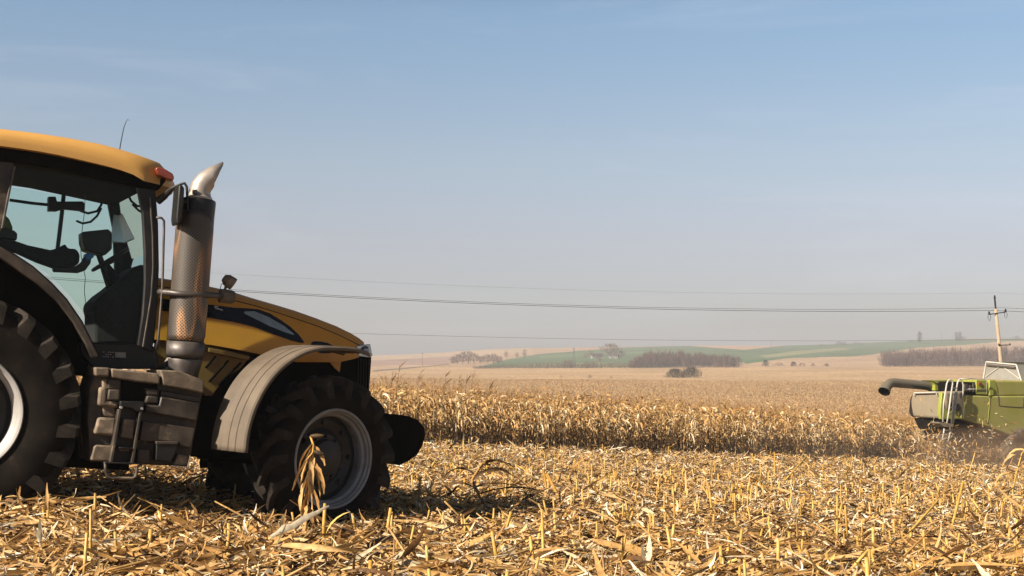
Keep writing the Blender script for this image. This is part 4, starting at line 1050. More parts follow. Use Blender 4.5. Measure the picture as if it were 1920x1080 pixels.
def clump(X, Y):
    u = X + .35 * np.sin(Y * 2.3); v = Y + .3 * np.sin(X * 2.9)
    k = 1 + Y * .012
    return np.sin(u * 8.7 / k + 1.3) * np.sin(v * 5.1 / k) * .7 + .5 * np.sin(u * 3.1 + v * 2.3) * np.sin(v * 1.9 - u * 1.1 + 2) + .35 * np.sin(u * 17 / k + v * 13 / k)
B = Bulk()
def litter(n, d0, d1, seg, lmin, lmax, wmin, wmax, px0=-420, px1=2500, lift=.05, fold=.45, pale=.07, dark=.2, steep=.3):
    D = np.sqrt(rg.uniform(d0 ** 2, d1 ** 2, n)); P = rg.uniform(px0, px1, n); X = (P - 960) / FPX * D
    ok = edge_dist(X, D) < .5
    D, X = D[ok], X[ok]; m = len(D)
    cl = clump(X, D); ok = rg.random(m) < np.clip(.50 + .75 * cl, .06, 1); D, X, cl = D[ok], X[ok], cl[ok]; m = len(D)
    hp_ = heap(X, D) + .10 * np.clip(cl, 0, 1)
    z = ground_h(X, D) + rg.random(m) ** 1.4 * (hp_ + lift)
    r_ = np.clip(rg.normal(.56, .16, m), .05, .95); q = rg.random(m)
    r_[q < pale] = rg.uniform(.86, 1, (q < pale).sum()); r_[q > 1 - dark] = rg.uniform(.0, .25, (q > 1 - dark).sum())
    B.add(ribbons(np.stack([X, D, z], -1), rg.uniform(0, 6.28, m), rg.normal(.05, steep, m), rg.normal(0.15, .7 if lmax < .4 else .32, m), rg.normal(0, 1.0 if lmax < .4 else .5, m), rg.uniform(lmin, lmax, m) * np.clip(rg.normal(1, .3, m), .4, 1.8), rg.uniform(wmin, wmax, m), rg.normal(0, .7, m), rg.normal(0, 1.2, m), seg, r_, tip=.25, fold=fold, fray=.2))
litter(91000, 7.5, 14, 4, .05, .22, .008, .030, pale=.13, lift=.07)
litter(5460, 7.5, 14, 6, .25, .55, .025, .055, steep=.18)
litter(910, 7.5, 12.5, 9, .28, .5, .035, .065, steep=.15, lift=.09, pale=.1)
litter(143000, 14, 24, 3, .05, .20, .010, .032, pale=.22, lift=.10)
litter(3380, 14, 24, 4, .25, .5, .03, .06, steep=.3)
litter(169000, 24, 44, 2, .07, .24, .014, .040, pale=.23, lift=.12)
litter(104000, 44, 68, 2, .12, .36, .022, .055, pale=.23, lift=.14, fold=0)
litter(3250, 24, 66, 3, .3, .55, .03, .05, steep=.4)
# thin stalk pieces
def sticks(n, d0, d1):
    D = np.sqrt(rg.uniform(d0 ** 2, d1 ** 2, n)); P = rg.uniform(-420, 2500, n); X = (P - 960) / FPX * D
    ok = edge_dist(X, D) < .3; D, X = D[ok], X[ok]; m = len(D)
    z = ground_h(X, D) + rg.random(m) * (heap(X, D) + .05) + .01
    a = rg.uniform(0, 6.28, m); e = rg.normal(0.06, .22, m); L = rg.uniform(.12, .55, m)
    p = np.stack([X, D, z], -1)
    B.add(tubes(p, p + np.stack([np.cos(a) * np.cos(e), np.sin(a) * np.cos(e), np.sin(e)], -1) * L[:, None], rg.uniform(.005, .011, m), rg.uniform(.005, .010, m), 4, np.clip(rg.normal(.6, .15, m), 0, 1), True))
sticks(3380, 7.5, 16); sticks(4550, 16, 34); sticks(5200, 34, 66)
o = B.build('maize_litter', M['litter'])
tag(o, 'golden litter of chopped maize leaves, husks and stalks covering the ground', 'litter', kind='stuff')

# ------------------------------------------------------------------ single stalks, leaves and husks one can point to
def ground_hit(px, py, extra=0.0):
    """where the line of sight through a pixel meets the (littered) ground"""
    D = 7.0; d = ray(px, py)
    while D < 90:
        p = CAM + d * (D / d[1])
        if p[2] <= ground_h(p[0], p[1]) + extra: return p
        D += .02
    return p
def stick_between(px0, py0, px1, py1, dz=.06, toward=0.0):
    a = ground_hit(px0, py0, dz); a = a.copy(); D = a[1]
    b = pix(px1, py1, D + toward)
    return a - np.array([0, 0, .04]), b
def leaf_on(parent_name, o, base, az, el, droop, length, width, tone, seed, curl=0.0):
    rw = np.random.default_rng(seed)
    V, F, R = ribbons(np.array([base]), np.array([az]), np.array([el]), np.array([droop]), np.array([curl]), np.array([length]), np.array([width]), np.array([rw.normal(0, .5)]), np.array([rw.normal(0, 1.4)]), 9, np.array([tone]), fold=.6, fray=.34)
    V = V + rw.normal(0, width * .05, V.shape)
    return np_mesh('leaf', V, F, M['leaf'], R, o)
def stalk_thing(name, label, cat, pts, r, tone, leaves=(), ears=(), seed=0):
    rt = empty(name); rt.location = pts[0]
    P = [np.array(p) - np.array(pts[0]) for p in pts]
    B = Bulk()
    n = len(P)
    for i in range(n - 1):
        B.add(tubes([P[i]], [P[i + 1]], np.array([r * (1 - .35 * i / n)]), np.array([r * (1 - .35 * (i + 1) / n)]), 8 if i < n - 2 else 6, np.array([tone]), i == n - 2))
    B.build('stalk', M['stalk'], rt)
    L = np.concatenate([[0], np.cumsum([np.linalg.norm(P[i + 1] - P[i]) for i in range(n - 1)])])
    def pt(f):
        s = f * L[-1]; i = min(np.searchsorted(L, s, side='right') - 1, n - 2); u = (s - L[i]) / (L[i + 1] - L[i]); return P[i] + (P[i + 1] - P[i]) * u
    for k, (f, az, el, dr, ln, wd, tn) in enumerate(leaves):
        leaf_on(None, rt, pt(f), az, el, dr, ln, wd, tn, seed * 50 + k, curl=.3 * (-1) ** k)
    for k, (f, az, el, ln, tn) in enumerate(ears):
        p = pt(f); d = np.array([math.cos(az) * math.cos(el), math.sin(az) * math.cos(el), math.sin(el)])
        e = MB().tube([p, p + d * ln * .2, p + d * ln * .5, p + d * ln * .8, p + d * ln], [.010, .017, .019, .014, .004], 10)
        eo = np_mesh('ear', np.array(e.v), np.array([f_ for f_ in e.f if len(f_) == 4]), M['leaf'], np.full(len(e.v), tn), rt, smooth=True)
    if label: tag(rt, label, cat)
    return rt
# the dead plant left standing in front of the front wheel
a = ground_hit(572, 1000, .12) - np.array([0, 0, .10]); D = a[1]
pts = [a, pix(575, 950, D), pix(580, 900, D - .02), pix(586, 862, D), pix(588, 835, D), pix(582, 818, D)]
stalk_thing('maize_plant', 'lone dead maize plant left standing in front of the front wheel', 'maize plant', pts, .012, .45,
    leaves=[(0.93, 3.3, -0.85, 0.6, 0.24, 0.033048, 0.58), (0.9, 0.1, -0.75, 0.7, 0.176, 0.037179, 0.53), (0.84, 2.9, -1.05, 0.5, 0.32, 0.045441, 0.63), (0.78, -0.3, -0.95, 0.6, 0.288, 0.04131, 0.48), (0.7, 3.5, -1.15, 0.4, 0.336, 0.053703, 0.65), (0.66, -1.2, -1.15, 0.4, 0.288, 0.049572, 0.53), (0.56, 0.4, -1.05, 0.5, 0.272, 0.045441, 0.45), (0.48, 2.6, -1.15, 0.4, 0.272, 0.045441, 0.63), (0.36, -0.6, -0.95, 0.6, 0.208, 0.04131, 0.53), (0.8, -1.8, -1.25, 0.3, 0.368, 0.049572, 0.69), (0.6, 3, -1.35, 0.2, 0.32, 0.049572, 0.73), (0.5, -2.2, -1.25, 0.2, 0.288, 0.049572, 0.61), (.9, 2.2, -.8, .4, .3, .04, .7), (.85, -2.6, -.9, .4, .34, .04, .5), (.75, 1.2, -.9, .4, .34, .04, .6), (.4, -1.4, -.7, .5, .3, .05, .45), (.3, 3.3, -.5, .8, .28, .05, .62)],
    ears=[(1.0, -.1, .05, .11, .05), (.86, -.2, -.3, .09, .02)], seed=3)
# leaning and lying stalks
def lean(name, label, a, b, r, tone, bend=None, leaves=(), seed=1, toward=.2):
    p, q = stick_between(*a, *b, toward=toward)
    pts = [p, q] if bend is None else [p, pix(bend[0], bend[1], p[1] + toward * .6), q]
    return stalk_thing(name, label, 'stalk', pts, r, tone, leaves, (), seed)
lean('maize_stalk', 'long pale broken stalk leaning right in the right foreground', (1680, 1019), (1757, 940), .015, .75, seed=11)
lean('maize_stalk', 'thick upright stalk leaning slightly right at far right of the stubble', (1779, 1004), (1806, 903), .018, .55, leaves=[(.3, .3, .9, 1.9, .3, .05, .5), (.25, 3.2, .7, 2.0, .3, .05, .3)], seed=12)
lean('maize_stalk', 'hooked thin stalk with drooping tip standing before the harvester dust', (1812, 902), (1839, 851), .016, .75, bend=(1828, 850), seed=13, toward=.5)
lean('maize_stalk', 'long thin stalk lying at an angle toward the right edge', (1815, 958), (1905, 912), .012, .6, seed=14, toward=.6)
lean('maize_stalk', 'straight tall stub in the middle of the stubble, taller than its neighbours', (1453, 900), (1452, 848), .018, .4, seed=15)
lean('maize_stalk', 'long leaning stalk before the cut edge of the maize, right of centre', (1465, 905), (1512, 856), .02, .6, seed=16, toward=.4)
lean('maize_stalk', 'short upright stalk piece with a cut top near the rear wheel', (88, 992), (90, 957), .014, .6, seed=17)
lean('maize_stalk', 'frayed stalk leaning right, near the step ladder of the tractor', (212, 988), (231, 940), .013, .5, leaves=[(.5, .6, 1.1, .5, .18, .035, .45), (.7, 1.3, 1.2, .3, .12, .03, .55)], seed=18)
lean('maize_stalk', 'upright tall stub near the middle of the foreground', (1019, 1050), (1016, 955), .013, .7, seed=19)
lean('maize_stalk', 'dark shaded stalk standing upright in the shadow of the tractor', (1029, 938), (1019, 880), .022, .05, seed=20)  # low tone puts the tractor's shadow into the stalk colour
lean('maize_stalk', 'dark shaded stalk leaning left beside the upright one', (1055, 942), (1026, 888), .024, .05, seed=21, toward=.2)  # toned down likewise, shadow painted into the stalk
lean('maize_stalk', 'long yellow stalk rising to the right beside the front wheel', (655, 978), (708, 936), .014, .6, seed=22, toward=.3)
# crushed plant right of the tractor, the shadow put into its dark tones
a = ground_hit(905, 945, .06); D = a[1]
stalk_thing('crushed_maize_plant', 'crushed maize plant with arching leaves toned dark for the shadow right of the front weight', 'maize plant', [a, pix(885, 900, D + .2), pix(905, 868, D + .3), pix(920, 872, D + .3)], .02, .1,
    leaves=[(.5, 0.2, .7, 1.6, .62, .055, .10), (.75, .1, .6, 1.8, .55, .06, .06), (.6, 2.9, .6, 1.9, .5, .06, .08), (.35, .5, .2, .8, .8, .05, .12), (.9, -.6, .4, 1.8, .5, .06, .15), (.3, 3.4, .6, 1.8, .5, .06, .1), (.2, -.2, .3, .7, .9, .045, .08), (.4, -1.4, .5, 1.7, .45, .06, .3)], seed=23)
a = ground_hit(1897, 930, .05); D = a[1]
stalk_thing('maize_plant', 'half broken leafy maize plant leaning right at the right edge', 'maize plant', [a, pix(1905, 890, D), pix(1916, 850, D + .1), pix(1930, 838, D + .1)], .016, .5,
    leaves=[(.4, 3.0, .3, 1.8, .5, .06, .6), (.6, .2, .4, 1.8, .5, .06, .5), (.75, 3.3, .3, 1.7, .5, .07, .75), (.9, 2.8, .2, 1.6, .4, .06, .65), (.55, -1.5, .3, 1.6, .5, .06, .5)], seed=24)
# husks, ears and big leaves lying loose
def husk(label, px, py, size, az, kind='open', tone=.9, seed=0, el=.3):
    p = ground_hit(px, py, .10) ; rw = np.random.default_rng(seed)
    o = None
    if kind == 'open':
        n = 6; V, F, R = ribbons(np.tile(rw.normal(0, .004, 3), (n, 1)), az + np.linspace(-1.7, 1.7, n) + rw.normal(0, .2, n), el + rw.uniform(-.1, .9, n), rw.uniform(-.5, .5, n), rw.normal(0, .4, n), size * rw.uniform(.8, 1.35, n), size * rw.uniform(.14, .24, n), rw.normal(0, .5, n), rw.normal(0, .5, n), 7, np.clip(rw.normal(tone, .08, n), 0, 1), tip=.05, belly=.4)
        o = np_mesh('maize_husk', V, F, M['husk'], R)
    elif kind == 'ear':
        d = np.array([math.cos(az) * math.cos(el), math.sin(az) * math.cos(el), math.sin(el)])
        t = np.linspace(0, 1, 9); rad = size * .17 * np.array([.35, .75, .95, 1.0, .98, .9, .72, .45, .08])
        e = MB().tube([d * size * (k - .4) for k in t], rad, 14)
        V = np.array(e.v); V += rw.normal(0, size * .006, V.shape); F = np.array([f for f in e.f if len(f) == 4]); R = np.clip(tone + .12 * np.sin(np.arange(len(V)) * 2.4), 0, 1)
        n = 5; V2, F2, R2 = ribbons(np.tile(d * size * -.4, (n, 1)), az + rw.normal(0, .35, n), np.full(n, el) + rw.normal(.1, .25, n), rw.uniform(-.2, .5, n), rw.normal(0, .3, n), size * rw.uniform(.8, 1.3, n), np.full(n, size * .26), rw.normal(0, .8, n), rw.normal(0, .8, n), 7, np.clip(rw.normal(tone, .12, n), 0, 1), tip=.05)
        o = np_mesh('maize_ear', np.concatenate([V, V2]), np.concatenate([F, F2 + len(V)]), M['husk'], np.concatenate([R, R2]))
    else:
        n = 1; V, F, R = ribbons(np.zeros((1, 3)), np.array([az]), np.array([el]), np.array([.7]), np.array([.3]), np.array([size]), np.array([size * .11]), np.array([rw.normal(0, .4)]), np.array([rw.normal(0, .7)]), 12, np.array([tone]))
        V += rw.normal(0, .003, V.shape)
        o = np_mesh('maize_leaf', V, F, M['leaf'], R)
    o.location = p
    tag(o, label, {'open': 'husk', 'ear': 'maize ear', 'leaf': 'leaf'}[kind])
    return o
husk('white husk with spread pointed leaves at the bottom right of centre', 1212, 1062, .20, 1.4, 'open', 1.0, 1, .5)
husk('pale husk curling up beside the front wheel shadow', 792, 962, .17, 1.9, 'open', .95, 2, .6)
husk('rounded closed husk in front of the front wheel', 527, 1000, .17, 1.7, 'ear', .55, 3, .9)
husk('short yellow ear lying beside the lone dead plant', 630, 990, .16, .7, 'ear', .6, 4, .5)
husk('large brown ear in its husk at the bottom of the foreground', 752, 1060, .24, -.2, 'ear', .35, 5, .1)
husk('big tan husk lying at the bottom near the centre', 955, 1052, .22, 2.3, 'ear', .45, 6, .35)
husk('white curled husk in the stubble right of centre', 1352, 938, .2, 1.2, 'open', 1.0, 7, .6)
husk('white husk strip standing in the stubble, left of the curled one', 1421, 940, .18, 1.6, 'open', 1.0, 8, .9)
husk('white forked husk in the right middle of the stubble', 1490, 960, .22, 1.6, 'open', 1.0, 9, .8)
husk('pale husk below the harvester dust', 1715, 905, .25, .6, 'open', 1.0, 10, .3)
husk('pale spread husk near the right edge of the stubble', 1845, 912, .25, .2, 'open', 1.0, 11, .4)
husk('greenish yellow ear lying right of the front weight', 800, 876, .26, .4, 'ear', .3, 12, .15)
husk('pale husk on the ground below the step ladder', 75, 1022, .16, 1.3, 'open', .98, 13, .7)
husk('long broad leaf lying in the left foreground below the front wheel', 350, 1075, .6, .75, 'leaf', .72, 14, .25)
husk('long leaf arching from the litter in front of the fuel tank', 300, 968, .5, -.35, 'leaf', .6, 15, .25)
husk('curled leaf sticking up before the gap between the wheels', 372, 985, .3, 2.1, 'leaf', .5, 16, 1.1)
husk('broad leaf lying in the foreground below the big brown ear', 860, 1072, .55, .2, 'leaf', .55, 17, .2)
husk('broad tan leaf pointing right below the lone dead plant', 560, 1050, .55, .5, 'leaf', .68, 18, .3)
husk('white leaf strip rising to the right in the lower right foreground', 1470, 1060, .3, .6, 'leaf', 1.0, 19, .5)

# ------------------------------------------------------------------ combine harvester
M['green'] = noise_mat('dusty_green_paint', (0.30, 0.29, 0.055), (0.36, 0.325, 0.105), rough=0.5, scale=1.2, r2=0.7, bump=0.02)
M['lime'] = noise_mat('lime_green_paint', (0.31, 0.33, 0.035), (0.27, 0.28, 0.06), rough=0.45, scale=2, r2=0.6)
M['hood_grey'] = noise_mat('dusty_grey_hood', (0.27, 0.215, 0.145), (0.225, 0.18, 0.12), rough=0.6, scale=1.6, bump=0.03, c3=(0.32, 0.255, 0.175))
M['tube_grey'] = noise_mat('dusty_grey_tube', (0.16, 0.135, 0.10), (0.13, 0.11, 0.08), rough=0.55, scale=2)
M['white_pipe'] = noise_mat('pale_ladder_paint', (0.58, 0.54, 0.47), (0.46, 0.42, 0.36), rough=0.5, scale=5)
M['tarp'] = noise_mat('pale_tank_panel', (0.27, 0.25, 0.22), (0.22, 0.205, 0.175), rough=0.6, scale=1.5)
M['dark_dust'] = noise_mat('dusty_dark_metal', (0.05, 0.04, 0.03), (0.10, 0.075, 0.055), rough=0.8, scale=3)
CR = rotz(math.radians(24))
cg = at(1772, 0, 60.0)
CO = cg + CR @ np.array([0, 1.45, 0])
CF = Frame(CR, CO)
harv = empty('combine_harvester', mat4(CR, CO))
tag(harv, 'lime green combine harvester cutting the maize in a cloud of dust at the right edge', 'combine harvester')
z6 = lambda x, y: (1600 + x / 4.153, 640 + y / 4.153)
def Y6(pts, y): return CF.poly([z6(*q) for q in pts], y)
def X6(pts, x): return CF.polyx([z6(*q) for q in pts], x)
YS = -1.5
# straw hood at the back
hood_p = X6([(462, 394), (716, 388), (716, 500), (700, 606), (560, 598), (440, 590), (424, 545), (436, 440)], -.1)
MB().prism_x(hood_p, -.1, 1.0).build('straw_hood', M['hood_grey'], harv, bevel=.12, seg=4)
MB().tube([CF.x(*z6(*q), -.2) for q in [(472, 420), (472, 402), (648, 396), (648, 416)]], .03, 8).build('hood_handle', M['white_pipe'], harv)
MB().prism_x(X6([(470, 596), (700, 606), (706, 676), (505, 680)], .1), .1, 2.2).build('chopper', M['black_matt'], harv, bevel=.04)
# body
body = Y6([(846, 416), (1062, 426), (1330, 430), (1330, 772), (1300, 764), (1060, 672), (838, 602)], YS)
xr = max(p[0] for p in body); zt = CF.y(*z6(1330, 430), YS)[2]; zb = CF.y(*z6(1330, 772), YS)[2]
body = Y6([(846, 416), (1062, 426)], YS) + [(xr + 4.0, zt), (xr + 4.0, zb - .2), (xr + .6, zb - .1)] + Y6([(1300, 764), (1060, 672), (838, 602)], YS)
MB().prism(body, YS, 1.4).build('side_panel', M['green'], harv, bevel=.06, seg=3)
MB().tube([CF.y(*z6(*q), YS - .004) for q in [(1064, 424), (1058, 520), (1046, 640)]], .012, 6).build('panel_seam', M['lime'], harv)
MB().tube([CF.y(*z6(*q), YS - .004) for q in [(1128, 424), (1134, 500), (1200, 508), (1310, 514), (1322, 508), (1326, 440)]], .014, 6).build('panel_seam', M['dark_dust'], harv)
up1 = Y6([(1058, 300), (1100, 302), (1330, 318), (1330, 432), (1062, 426)], YS + .1)
xr2 = max(p[0] for p in up1)
MB().prism([p for p in up1[:2]] + [(xr2 + 4.0, up1[2][1]), (xr2 + 4.0, up1[3][1])] + [up1[4]], YS + .1, 1.3).build('upper_panel', M['green'], harv, bevel=.08, seg=3)
MB().prism(Y6([(1060, 300), (1102, 302), (1124, 360), (1128, 420), (1062, 424)], YS + .08), YS + .08, YS + .2).build('corner_panel', M['lime'], harv, bevel=.03)
MB().prism(Y6([(690, 398), (850, 412), (842, 604), (686, 608), (676, 560)], YS + .05), YS + .05, YS + .24).build('rear_frame', M['lime'], harv, bevel=.03)
MB().prism(Y6([(850, 314), (958, 318), (952, 412), (856, 408)], YS + .2), YS + .2, 0.9).build('engine_deck', M['black_matt'], harv, bevel=.02)
for k, (x, y, w, h) in enumerate(((868, 330, 26, 60), (902, 340, 20, 50), (932, 326, 14, 70))):
    MB().prism(Y6([(x, y), (x + w, y + 2), (x + w, y + h), (x, y + h)], YS + .15), YS + .15, YS + .3).build('engine_part', M['dark_dust'], harv, bevel=.02)
MB().prism(Y6([(958, 300), (1036, 304), (1040, 416), (962, 412)], YS + .12), YS + .12, .9).build('engine_cover', M['lime'], harv, bevel=.02)
lc = CF.y(*z6(988, 332), YS + .1)
MB().lathe([(-.02, .001), (-.02, .08), (.05, .1)], 'y', 16, tuple(lc)).build('rear_lamp', M['amber'], harv)
# grain tank extension
fr = [(1018, 292), (1040, 160), (1275, 182), (1314, 306)]
xe = CF.y(*z6(1314, 306), -1.25)[0]
pf = [CF.x(*z6(*q), xe) for q in fr]
ins = [p + np.array([-.0, 0, 0]) for p in pf]
MB().loft([[tuple(pf[0]), tuple(pf[1])], [tuple(pf[3]), tuple(pf[2])]]).build('tank_extension', M['tarp'], harv, solid=.03)
for a_, b_ in ((pf[3], pf[2]), (pf[0], pf[1])):
    MB().loft([[tuple(a_), tuple(b_)], [tuple(a_ + [3, 0, 0]), tuple(b_ + [3.1, 0, 0])]]).build('tank_extension', M['tarp'], harv, solid=.03)
for a_, b_ in ((0, 1), (1, 2), (2, 3)):
    MB().tube([pf[a_] - [.04, 0, 0], pf[b_] - [.04, 0, 0]], .035, 8).build('extension_frame', M['white_pipe'], harv)
MB().tube([pf[1] * .97 + pf[2] * .03 - [.05, 0, .14], pf[2] * .97 + pf[1] * .03 - [.05, 0, .14]], .05, 8).build('extension_frame', M['dark_dust'], harv)
mid = (pf[1] + pf[2]) / 2 - [.04, 0, .1]
for q in (pf[0], pf[3]): MB().tube([mid, q * .9 + pf[1] * .05 + pf[2] * .05 - [.04, 0, 0]], .02, 6).build('extension_brace', M['white_pipe'], harv)
# rails, ladder
def pipe(name, pts, y, r, mat, par=harv, sm=True): return MB().tube([CF.y(*z6(*q), y) for q in pts], r, 8).build(name, mat, par, smooth=sm)
pipe('deck_rail', [(828, 292), (905, 288), (1015, 294), (1040, 310), (1040, 410)], YS - .05, .022, M['white_pipe'])
pipe('deck_rail', [(860, 372), (950, 372), (1036, 378)], YS - .05, .018, M['white_pipe'])
lad = empty('ladder', parent=harv)
pipe('ladder_rail', [(698, 628), (704, 480), (728, 330), (740, 304), (756, 297), (770, 306), (774, 330), (760, 420), (742, 560), (728, 640)], YS - .35, .034, M['white_pipe'], lad)
pipe('ladder_rail', [(764, 640), (776, 520), (788, 410), (796, 394), (806, 400), (804, 440), (786, 560), (776, 640)], YS - .2, .034, M['white_pipe'], lad)
pipe('ladder_rail', [(800, 400), (812, 320), (828, 292), (846, 306), (856, 340), (850, 600)], YS - .1, .034, M['white_pipe'], lad)
for y_ in (362, 412, 464, 514, 566): pipe('rung', [(768 - (y_ - 330) * .13, y_), (808 - (y_ - 330) * .13, y_ + 2)], YS - .3, .028, M['white_pipe'], lad)
MB().prism(Y6([(660, 628), (700, 636), (776, 642), (772, 668), (700, 666), (664, 640)], YS - .4), YS - .45, YS + .1).build('ladder_step', M['hood_grey'], lad, bevel=.01)
pipe('ladder_rail', [(708, 676), (704, 710), (692, 774)], YS - .35, .034, M['white_pipe'], lad)
pipe('ladder_rail', [(758, 680), (752, 720), (738, 780)], YS - .35, .034, M['white_pipe'], lad)
for y_ in (690, 722, 756): pipe('rung', [(706 - (y_ - 680) * .14, y_), (756 - (y_ - 680) * .18, y_ + 4)], YS - .35, .02, M['white_pipe'], lad)
MB().prism(Y6([(750, 476), (820, 486), (822, 540), (752, 530)], YS), YS - .06, YS + .1).build('filter_box', M['black'], harv, bevel=.02)
# unloading auger folded back along the far side
YA = .6
MB().prism(Y6([(566, 304), (748, 300), (742, 388), (594, 384), (592, 338)], YA), YA - .35, YA + .25).build('auger_housing', M['lime'], harv, bevel=.03)
MB().prism(Y6([(560, 303), (752, 299), (750, 322), (600, 326)], YA), YA - .40, YA + .3).build('housing_lid', M['green'], harv, bevel=.01)
at0, at1 = CF.y(*z6(600, 348), YA), CF.y(*z6(318, 322), YA)
el = [CF.y(*z6(*q), YA - o) for q, o in (((318, 322), 0), ((288, 326), .02), ((266, 344), .08), ((250, 368), .16), ((240, 392), .22))]
MB().tube([at0, at1] + el[1:], [.19, .20, .205, .21, .23, .26], 24, caps=False).build('auger_tube', M['tube_grey'], harv, smooth=True)
MB().tube(el[2:], [.195, .215, .245], 24, caps=False).build('auger_mouth', M['black_matt'], harv, smooth=True)
MB().tube([CF.y(*z6(590, 366), YA - .22), CF.y(*z6(466, 352), YA - .22)], .05, 10).build('auger_strut', M['black'], harv)
# wheels and underside
MB().prism(Y6([(700, 610), (1060, 672), (1330, 780), (1330, 860), (820, 830), (700, 760)], -.6), -.9, .9).build('undercarriage', M['dark_dust'], harv, bevel=.05)
def cwheel(px, py, y, R, W):
    c = CF.y(*z6(px, py), y); wp_ = CF.world(c); c[2] += float(ground_h(wp_[0], wp_[1])) + R - .06 - wp_[2]; rt = empty('wheel', parent=harv); rt.location = c
    mb, n0 = make_tyre(R, W, R * .5, .05, 18, .07, .34)
    t = mb.build('tyre', M['dark_dust'], rt, auto=32)
    MB().lathe([(-W * .44, R * .5), (-W * .30, R * .46), (-W * .1, R * .42), (-W * .12, R * .2), (-W * .2, .001)], 'y', 32).build('rim', M['dark_dust'], rt, auto=30)
cwheel(800, 770, -1.15, .70, .5); cwheel(800, 770, 1.15, .70, .5)
cg2 = CF.y(*z6(1290, 780), -1.35)
cwheel(1290, 800, -1.35, .95, .7)
w2 = CF.y(*z6(1290, 800), -1.35)
# cab and header beyond the frame, on the right
MB().box((xr + 4.6, 0, 2.6), (1.5, 2.4, 1.7)).build('cab', M['green'], harv, bevel=.12, seg=3)
MB().box((xr + 4.6, -1.205, 2.75), (1.1, .02, 1.1)).build('cab_glass', M['black_gloss'], harv, bevel=.01)
MB().prism([(xr + 5.2, -.35), (xr + 6.6, -.5), (xr + 7.3, -.4), (xr + 6.4, .45), (xr + 5.3, .5)], -3.0, 3.0).build('maize_header', M['lime'], harv, bevel=.05)

# ------------------------------------------------------------------ power line
M['concrete'] = noise_mat('pale_concrete_pole', (0.40, 0.30, 0.20), (0.33, 0.25, 0.17), rough=0.8, scale=2, bump=0.05)
M['wire'] = noise_mat('grey_cable', (0.06, 0.06, 0.065), (0.08, 0.08, 0.085), rough=0.5, scale=1)
def power_pole(b, topz, lean_, label):
    rt = empty('utility_pole'); rt.location = b
    H = topz - b[2]; t = np.array([lean_, 0, H])
    pt = lambda f: t * f
    MB().tube([pt(-.02), pt(.45), pt(.895)], [.20, .17, .125], 12).build('pole', M['concrete'], rt, smooth=True)
    MB().tube([pt(.88), pt(.965)], .075, 10).build('pole_top', M['black'], rt)
    MB().lathe([(0, .03), (.05, .09), (.12, .09), (.16, .06), (.22, .08), (.30, .03)], 'z', 12, tuple(pt(.96))).build('insulator', M['black'], rt)
    f = .865
    MB().tube([pt(f) + [-.62, -.14, -.10], pt(f) + [.75, -.14, .10]], .04, 8).build('crossarm', M['black'], rt)
    for dx, dz in ((-.62, -.10), (.72, .1)):
        p = pt(f) + [dx, -.14, dz]
        MB().lathe([(0, .03), (.03, .10), (.10, .10), (.14, .06), (.20, .08), (.26, .03)], 'z', 12, tuple(p)).build('insulator', M['black'], rt)
        MB().tube([p + [.08, 0, -.02], p + [.14, 0, -.25], p + [.02, 0, -.55], p + [-.10, 0, -.30], p + [-.08, 0, 0]], .02, 6).build('jumper_wire', M['black'], rt)
    f = .655
    MB().tube([pt(f) + [-.15, -.18, 0], pt(f) + [.85, -.18, .02]], .035, 8).build('crossarm', M['black'], rt)
    for dx in (-.1, .8): MB().lathe([(0, .02), (.03, .07), (.12, .06), (.16, .02)], 'z', 10, tuple(pt(f) + [dx, -.18, 0])).build('insulator', M['black'], rt)
    tag(rt, label, 'utility pole', None)
    return rt
PB = at(1888, 0, 116.0); PT = pix(1864, 549, 116.0)
power_pole(PB, PT[2], PT[0] - PB[0], 'leaning concrete power pole rising behind the combine harvester')
P2 = np.array([-47.0, 92.0]); P3 = np.array([125.4, 140.0])
for i, (px, py, zB, sag, r, dy, lab) in enumerate(((1860, 582, 8.6, 1.18, .018, 0, 'lower of the two close middle power cables sagging across the sky'), (1878, 577, 8.75, 1.27, .014, .1, 'upper of the two close middle power cables sagging across the sky'), (1864, 549, 9.7, 1.2, .005, 0, 'highest thin cable running to the tip of the leaning power pole'), (1876, 636, 5.4, .87, .010, 0, 'lowest thin cable running just above the horizon'))):
    A = pix(px, py, 116 + dy)
    pts = []
    for t in np.linspace(0, 1.0, 41):
        pts.append((A[0] + (P2[0] - A[0]) * t, A[1] + (P2[1] + dy - A[1]) * t, A[2] + (zB - A[2]) * t - 4 * sag * t * (1 - t)))
    rp = []
    for t in np.linspace(1, 0, 20)[:-1]:
        rp.append((A[0] + (P3[0] - A[0]) * t, A[1] + (P3[1] - A[1]) * t, A[2] + .8 * t - 4 * .9 * t * (1 - t)))
    o = MB().tube(rp + pts, r, 5).build('power_cable', M['wire'])
    tag(o, lab, 'cable')

# straw thrown out behind the harvester
rg = np.random.default_rng(77)
B = Bulk(); n = 900
f = rg.random(n) ** .7
a0, a1 = CF.y(*z6(700, 700), -.2), CF.y(*z6(560, 960), -1.2)
P = a0[None] + (a1 - a0)[None] * f[:, None] + rg.normal(0, 1, (n, 3)) * (np.array([.7, .7, .35])[None] * (.5 + f[:, None] * .7))
P2_ = CF.y(*z6(900, 800), -1.6)[None] + rg.normal(0, 1, (500, 3)) * np.array([1.2, .6, .7])[None]
P = np.concatenate([P, P2_]); P = (CR @ P.T).T + CO
P[:, 2] = np.maximum(P[:, 2], ground_h(P[:, 0], P[:, 1]) + .05); n = len(P)
B.add(ribbons(P, rg.uniform(0, 6.28, n), rg.normal(0, .8, n), rg.normal(0, .6, n), rg.normal(0, .6, n), rg.uniform(.06, .38, n), rg.uniform(.02, .06, n), rg.normal(0, 1, n), rg.normal(0, 1.5, n), 3, np.clip(rg.normal(.6, .25, n), 0, 1)))
o = B.build('flying_chaff', M['litter'])
